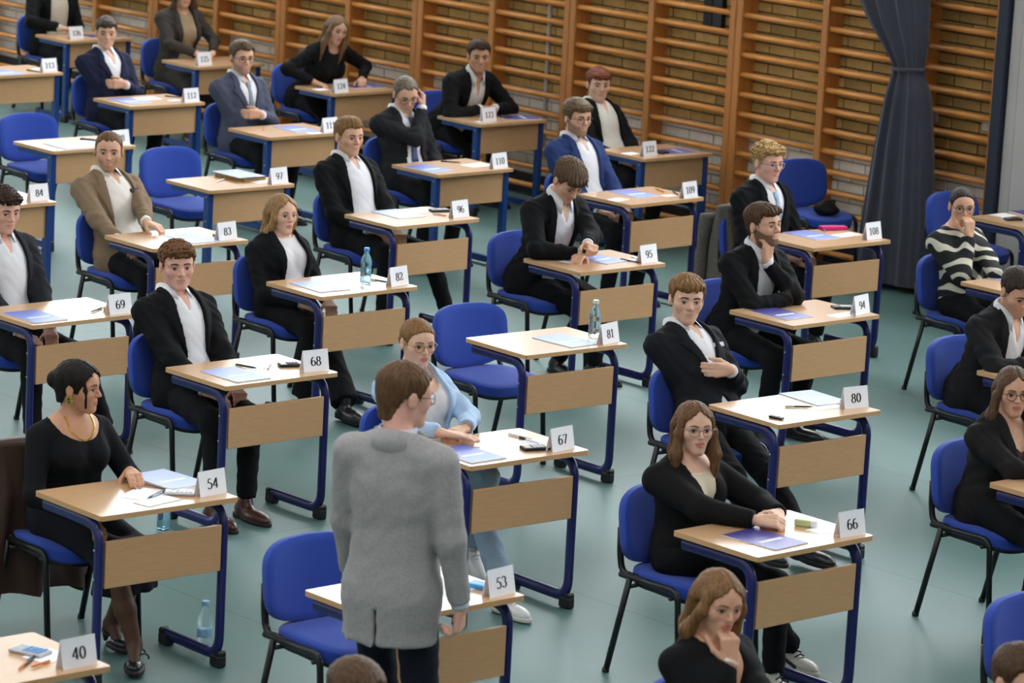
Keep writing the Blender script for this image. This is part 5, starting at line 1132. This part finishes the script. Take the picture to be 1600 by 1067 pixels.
p = PPL['66']; mb = MB(); mb.add(*[x for x in nets(lambda P: np.maximum(torso_sdf((P-p['tw']((0, 0, 0)).astype(F32))@p['T'].astype(F32), p['L'], True)-.003, np.maximum(.12-((P-p['tw']((0, 0, 0)).astype(F32))@p['T'].astype(F32))[:, 2], ((P-p['tw']((0, 0, 0)).astype(F32))@p['T'].astype(F32))[:, 2]-(p['L']-.05))), p['tw']((-.1, -.15, .1)), p['tw']((.22, .15, p['L'])), .01)]); wear('66', 'undershirt', mb, cloth('cream_tee', (214, 200, 176)))
p = PPL['67']; z = p['L']*.62; q = p['tw']((surf_t(p, -.10, z)+.024, -.10, z)); mb = MB(); mb.tube([q, q+p['T']@np.array([.006, 0, 0])], .019, 14); wear('67', 'badge', mb, mat('badge_blue', srgb(110, 124, 150), .4, noise=.5, scale=90))

# ------------------------------------------------------------------ coats hung over chair backs
def coat(label, x, y, m, drop, spread=.285, thick=.070, side=-1):
    nz, na = 40, 48; V = []; F = []
    zt = .865
    for i in range(nz):
        t = i/(nz-1); z = zt-(zt-drop)*t; hw_ = spread*(.86+.22*t); dp = thick*(.9+1.0*min(t*3, 1)); cx = -.224-.02*t
        for k in range(na):
            a = 2*math.pi*k/na; fo = 1+.22*math.sin(a*7+t*3)*t+.1*math.sin(a*13+1.5-t*4)
            sag = .05*math.sin(a*2.3+1)*t; V.append((cx+dp*math.cos(a)*fo, hw_*math.sin(a)*(1+.05*math.sin(5*t+a*3)), z+sag*.8))
    for i in range(nz-1):
        for k in range(na): F.append((i*na+k, (i+1)*na+k, (i+1)*na+(k+1) % na, i*na+(k+1) % na))
    F.append(tuple(range(na)))
    t = empty('coat', (x, y, 0)); tag(t, label, 'coat'); mb = MB(); mb.add(V, F); mb.build('coat_body', m, t, auto=None)
    V = []; F = []
    for i in range(24):                        # one hanging sleeve
        u = i/23; c = np.array([-.31-.02*math.sin(u*3), side*(spread*.92+.02*u), zt-.06-(zt-.06-drop*.8)*u])
        for k in range(14): a = 2*math.pi*k/14; r = .055-.012*u; V.append(c+np.array([r*.6*math.cos(a)*(1+.15*math.sin(u*16)), r*math.sin(a), 0]))
    for i in range(23):
        for k in range(14): F.append((i*14+k, (i+1)*14+k, (i+1)*14+(k+1) % 14, i*14+(k+1) % 14))
    F += [tuple(range(14)), tuple(range(23*14, 24*14))[::-1]]
    mb = MB(); mb.add(V, F); mb.build('sleeve', m, t, auto=None)
coat('dark brown leather coat hung over the chair back at desk 54', DESKS['54'][0]-.49, DESKS['54'][1]-.05, cloth('brown_leather', (62, 44, 36), .5), .16)
coat('grey tweed coat hung over the chair back at desk 108', DESKS['108'][0]-.49, DESKS['108'][1]-.02, cloth('grey_tweed', (104, 98, 92), .95, noise=.3), .14, .25)
# black bag on the spare chair
t = empty('handbag', (-17.10, 18.27, .487)); tag(t, 'small black handbag left on the empty chair before the wall bars', 'bag')
v, fa = nets(lambda P: sm(ell(P, (0, 0, .045), (.055, .10, .05)), ell(P, (.02, .03, .025), (.06, .09, .03)), .03), (-.15, -.18, -.03), (.15, .18, .18), .012); put('bag_body', qmesh('bag_body', [(v, fa, 0)], [cloth('black_nylon', (20, 20, 22), .6)]), t)
MB().tube([(.02, -.07, .07), (.05, -.05, .10), (.06, .04, .10), (.02, .07, .07)], .007, 8).build('bag_handle', M_cap, t)
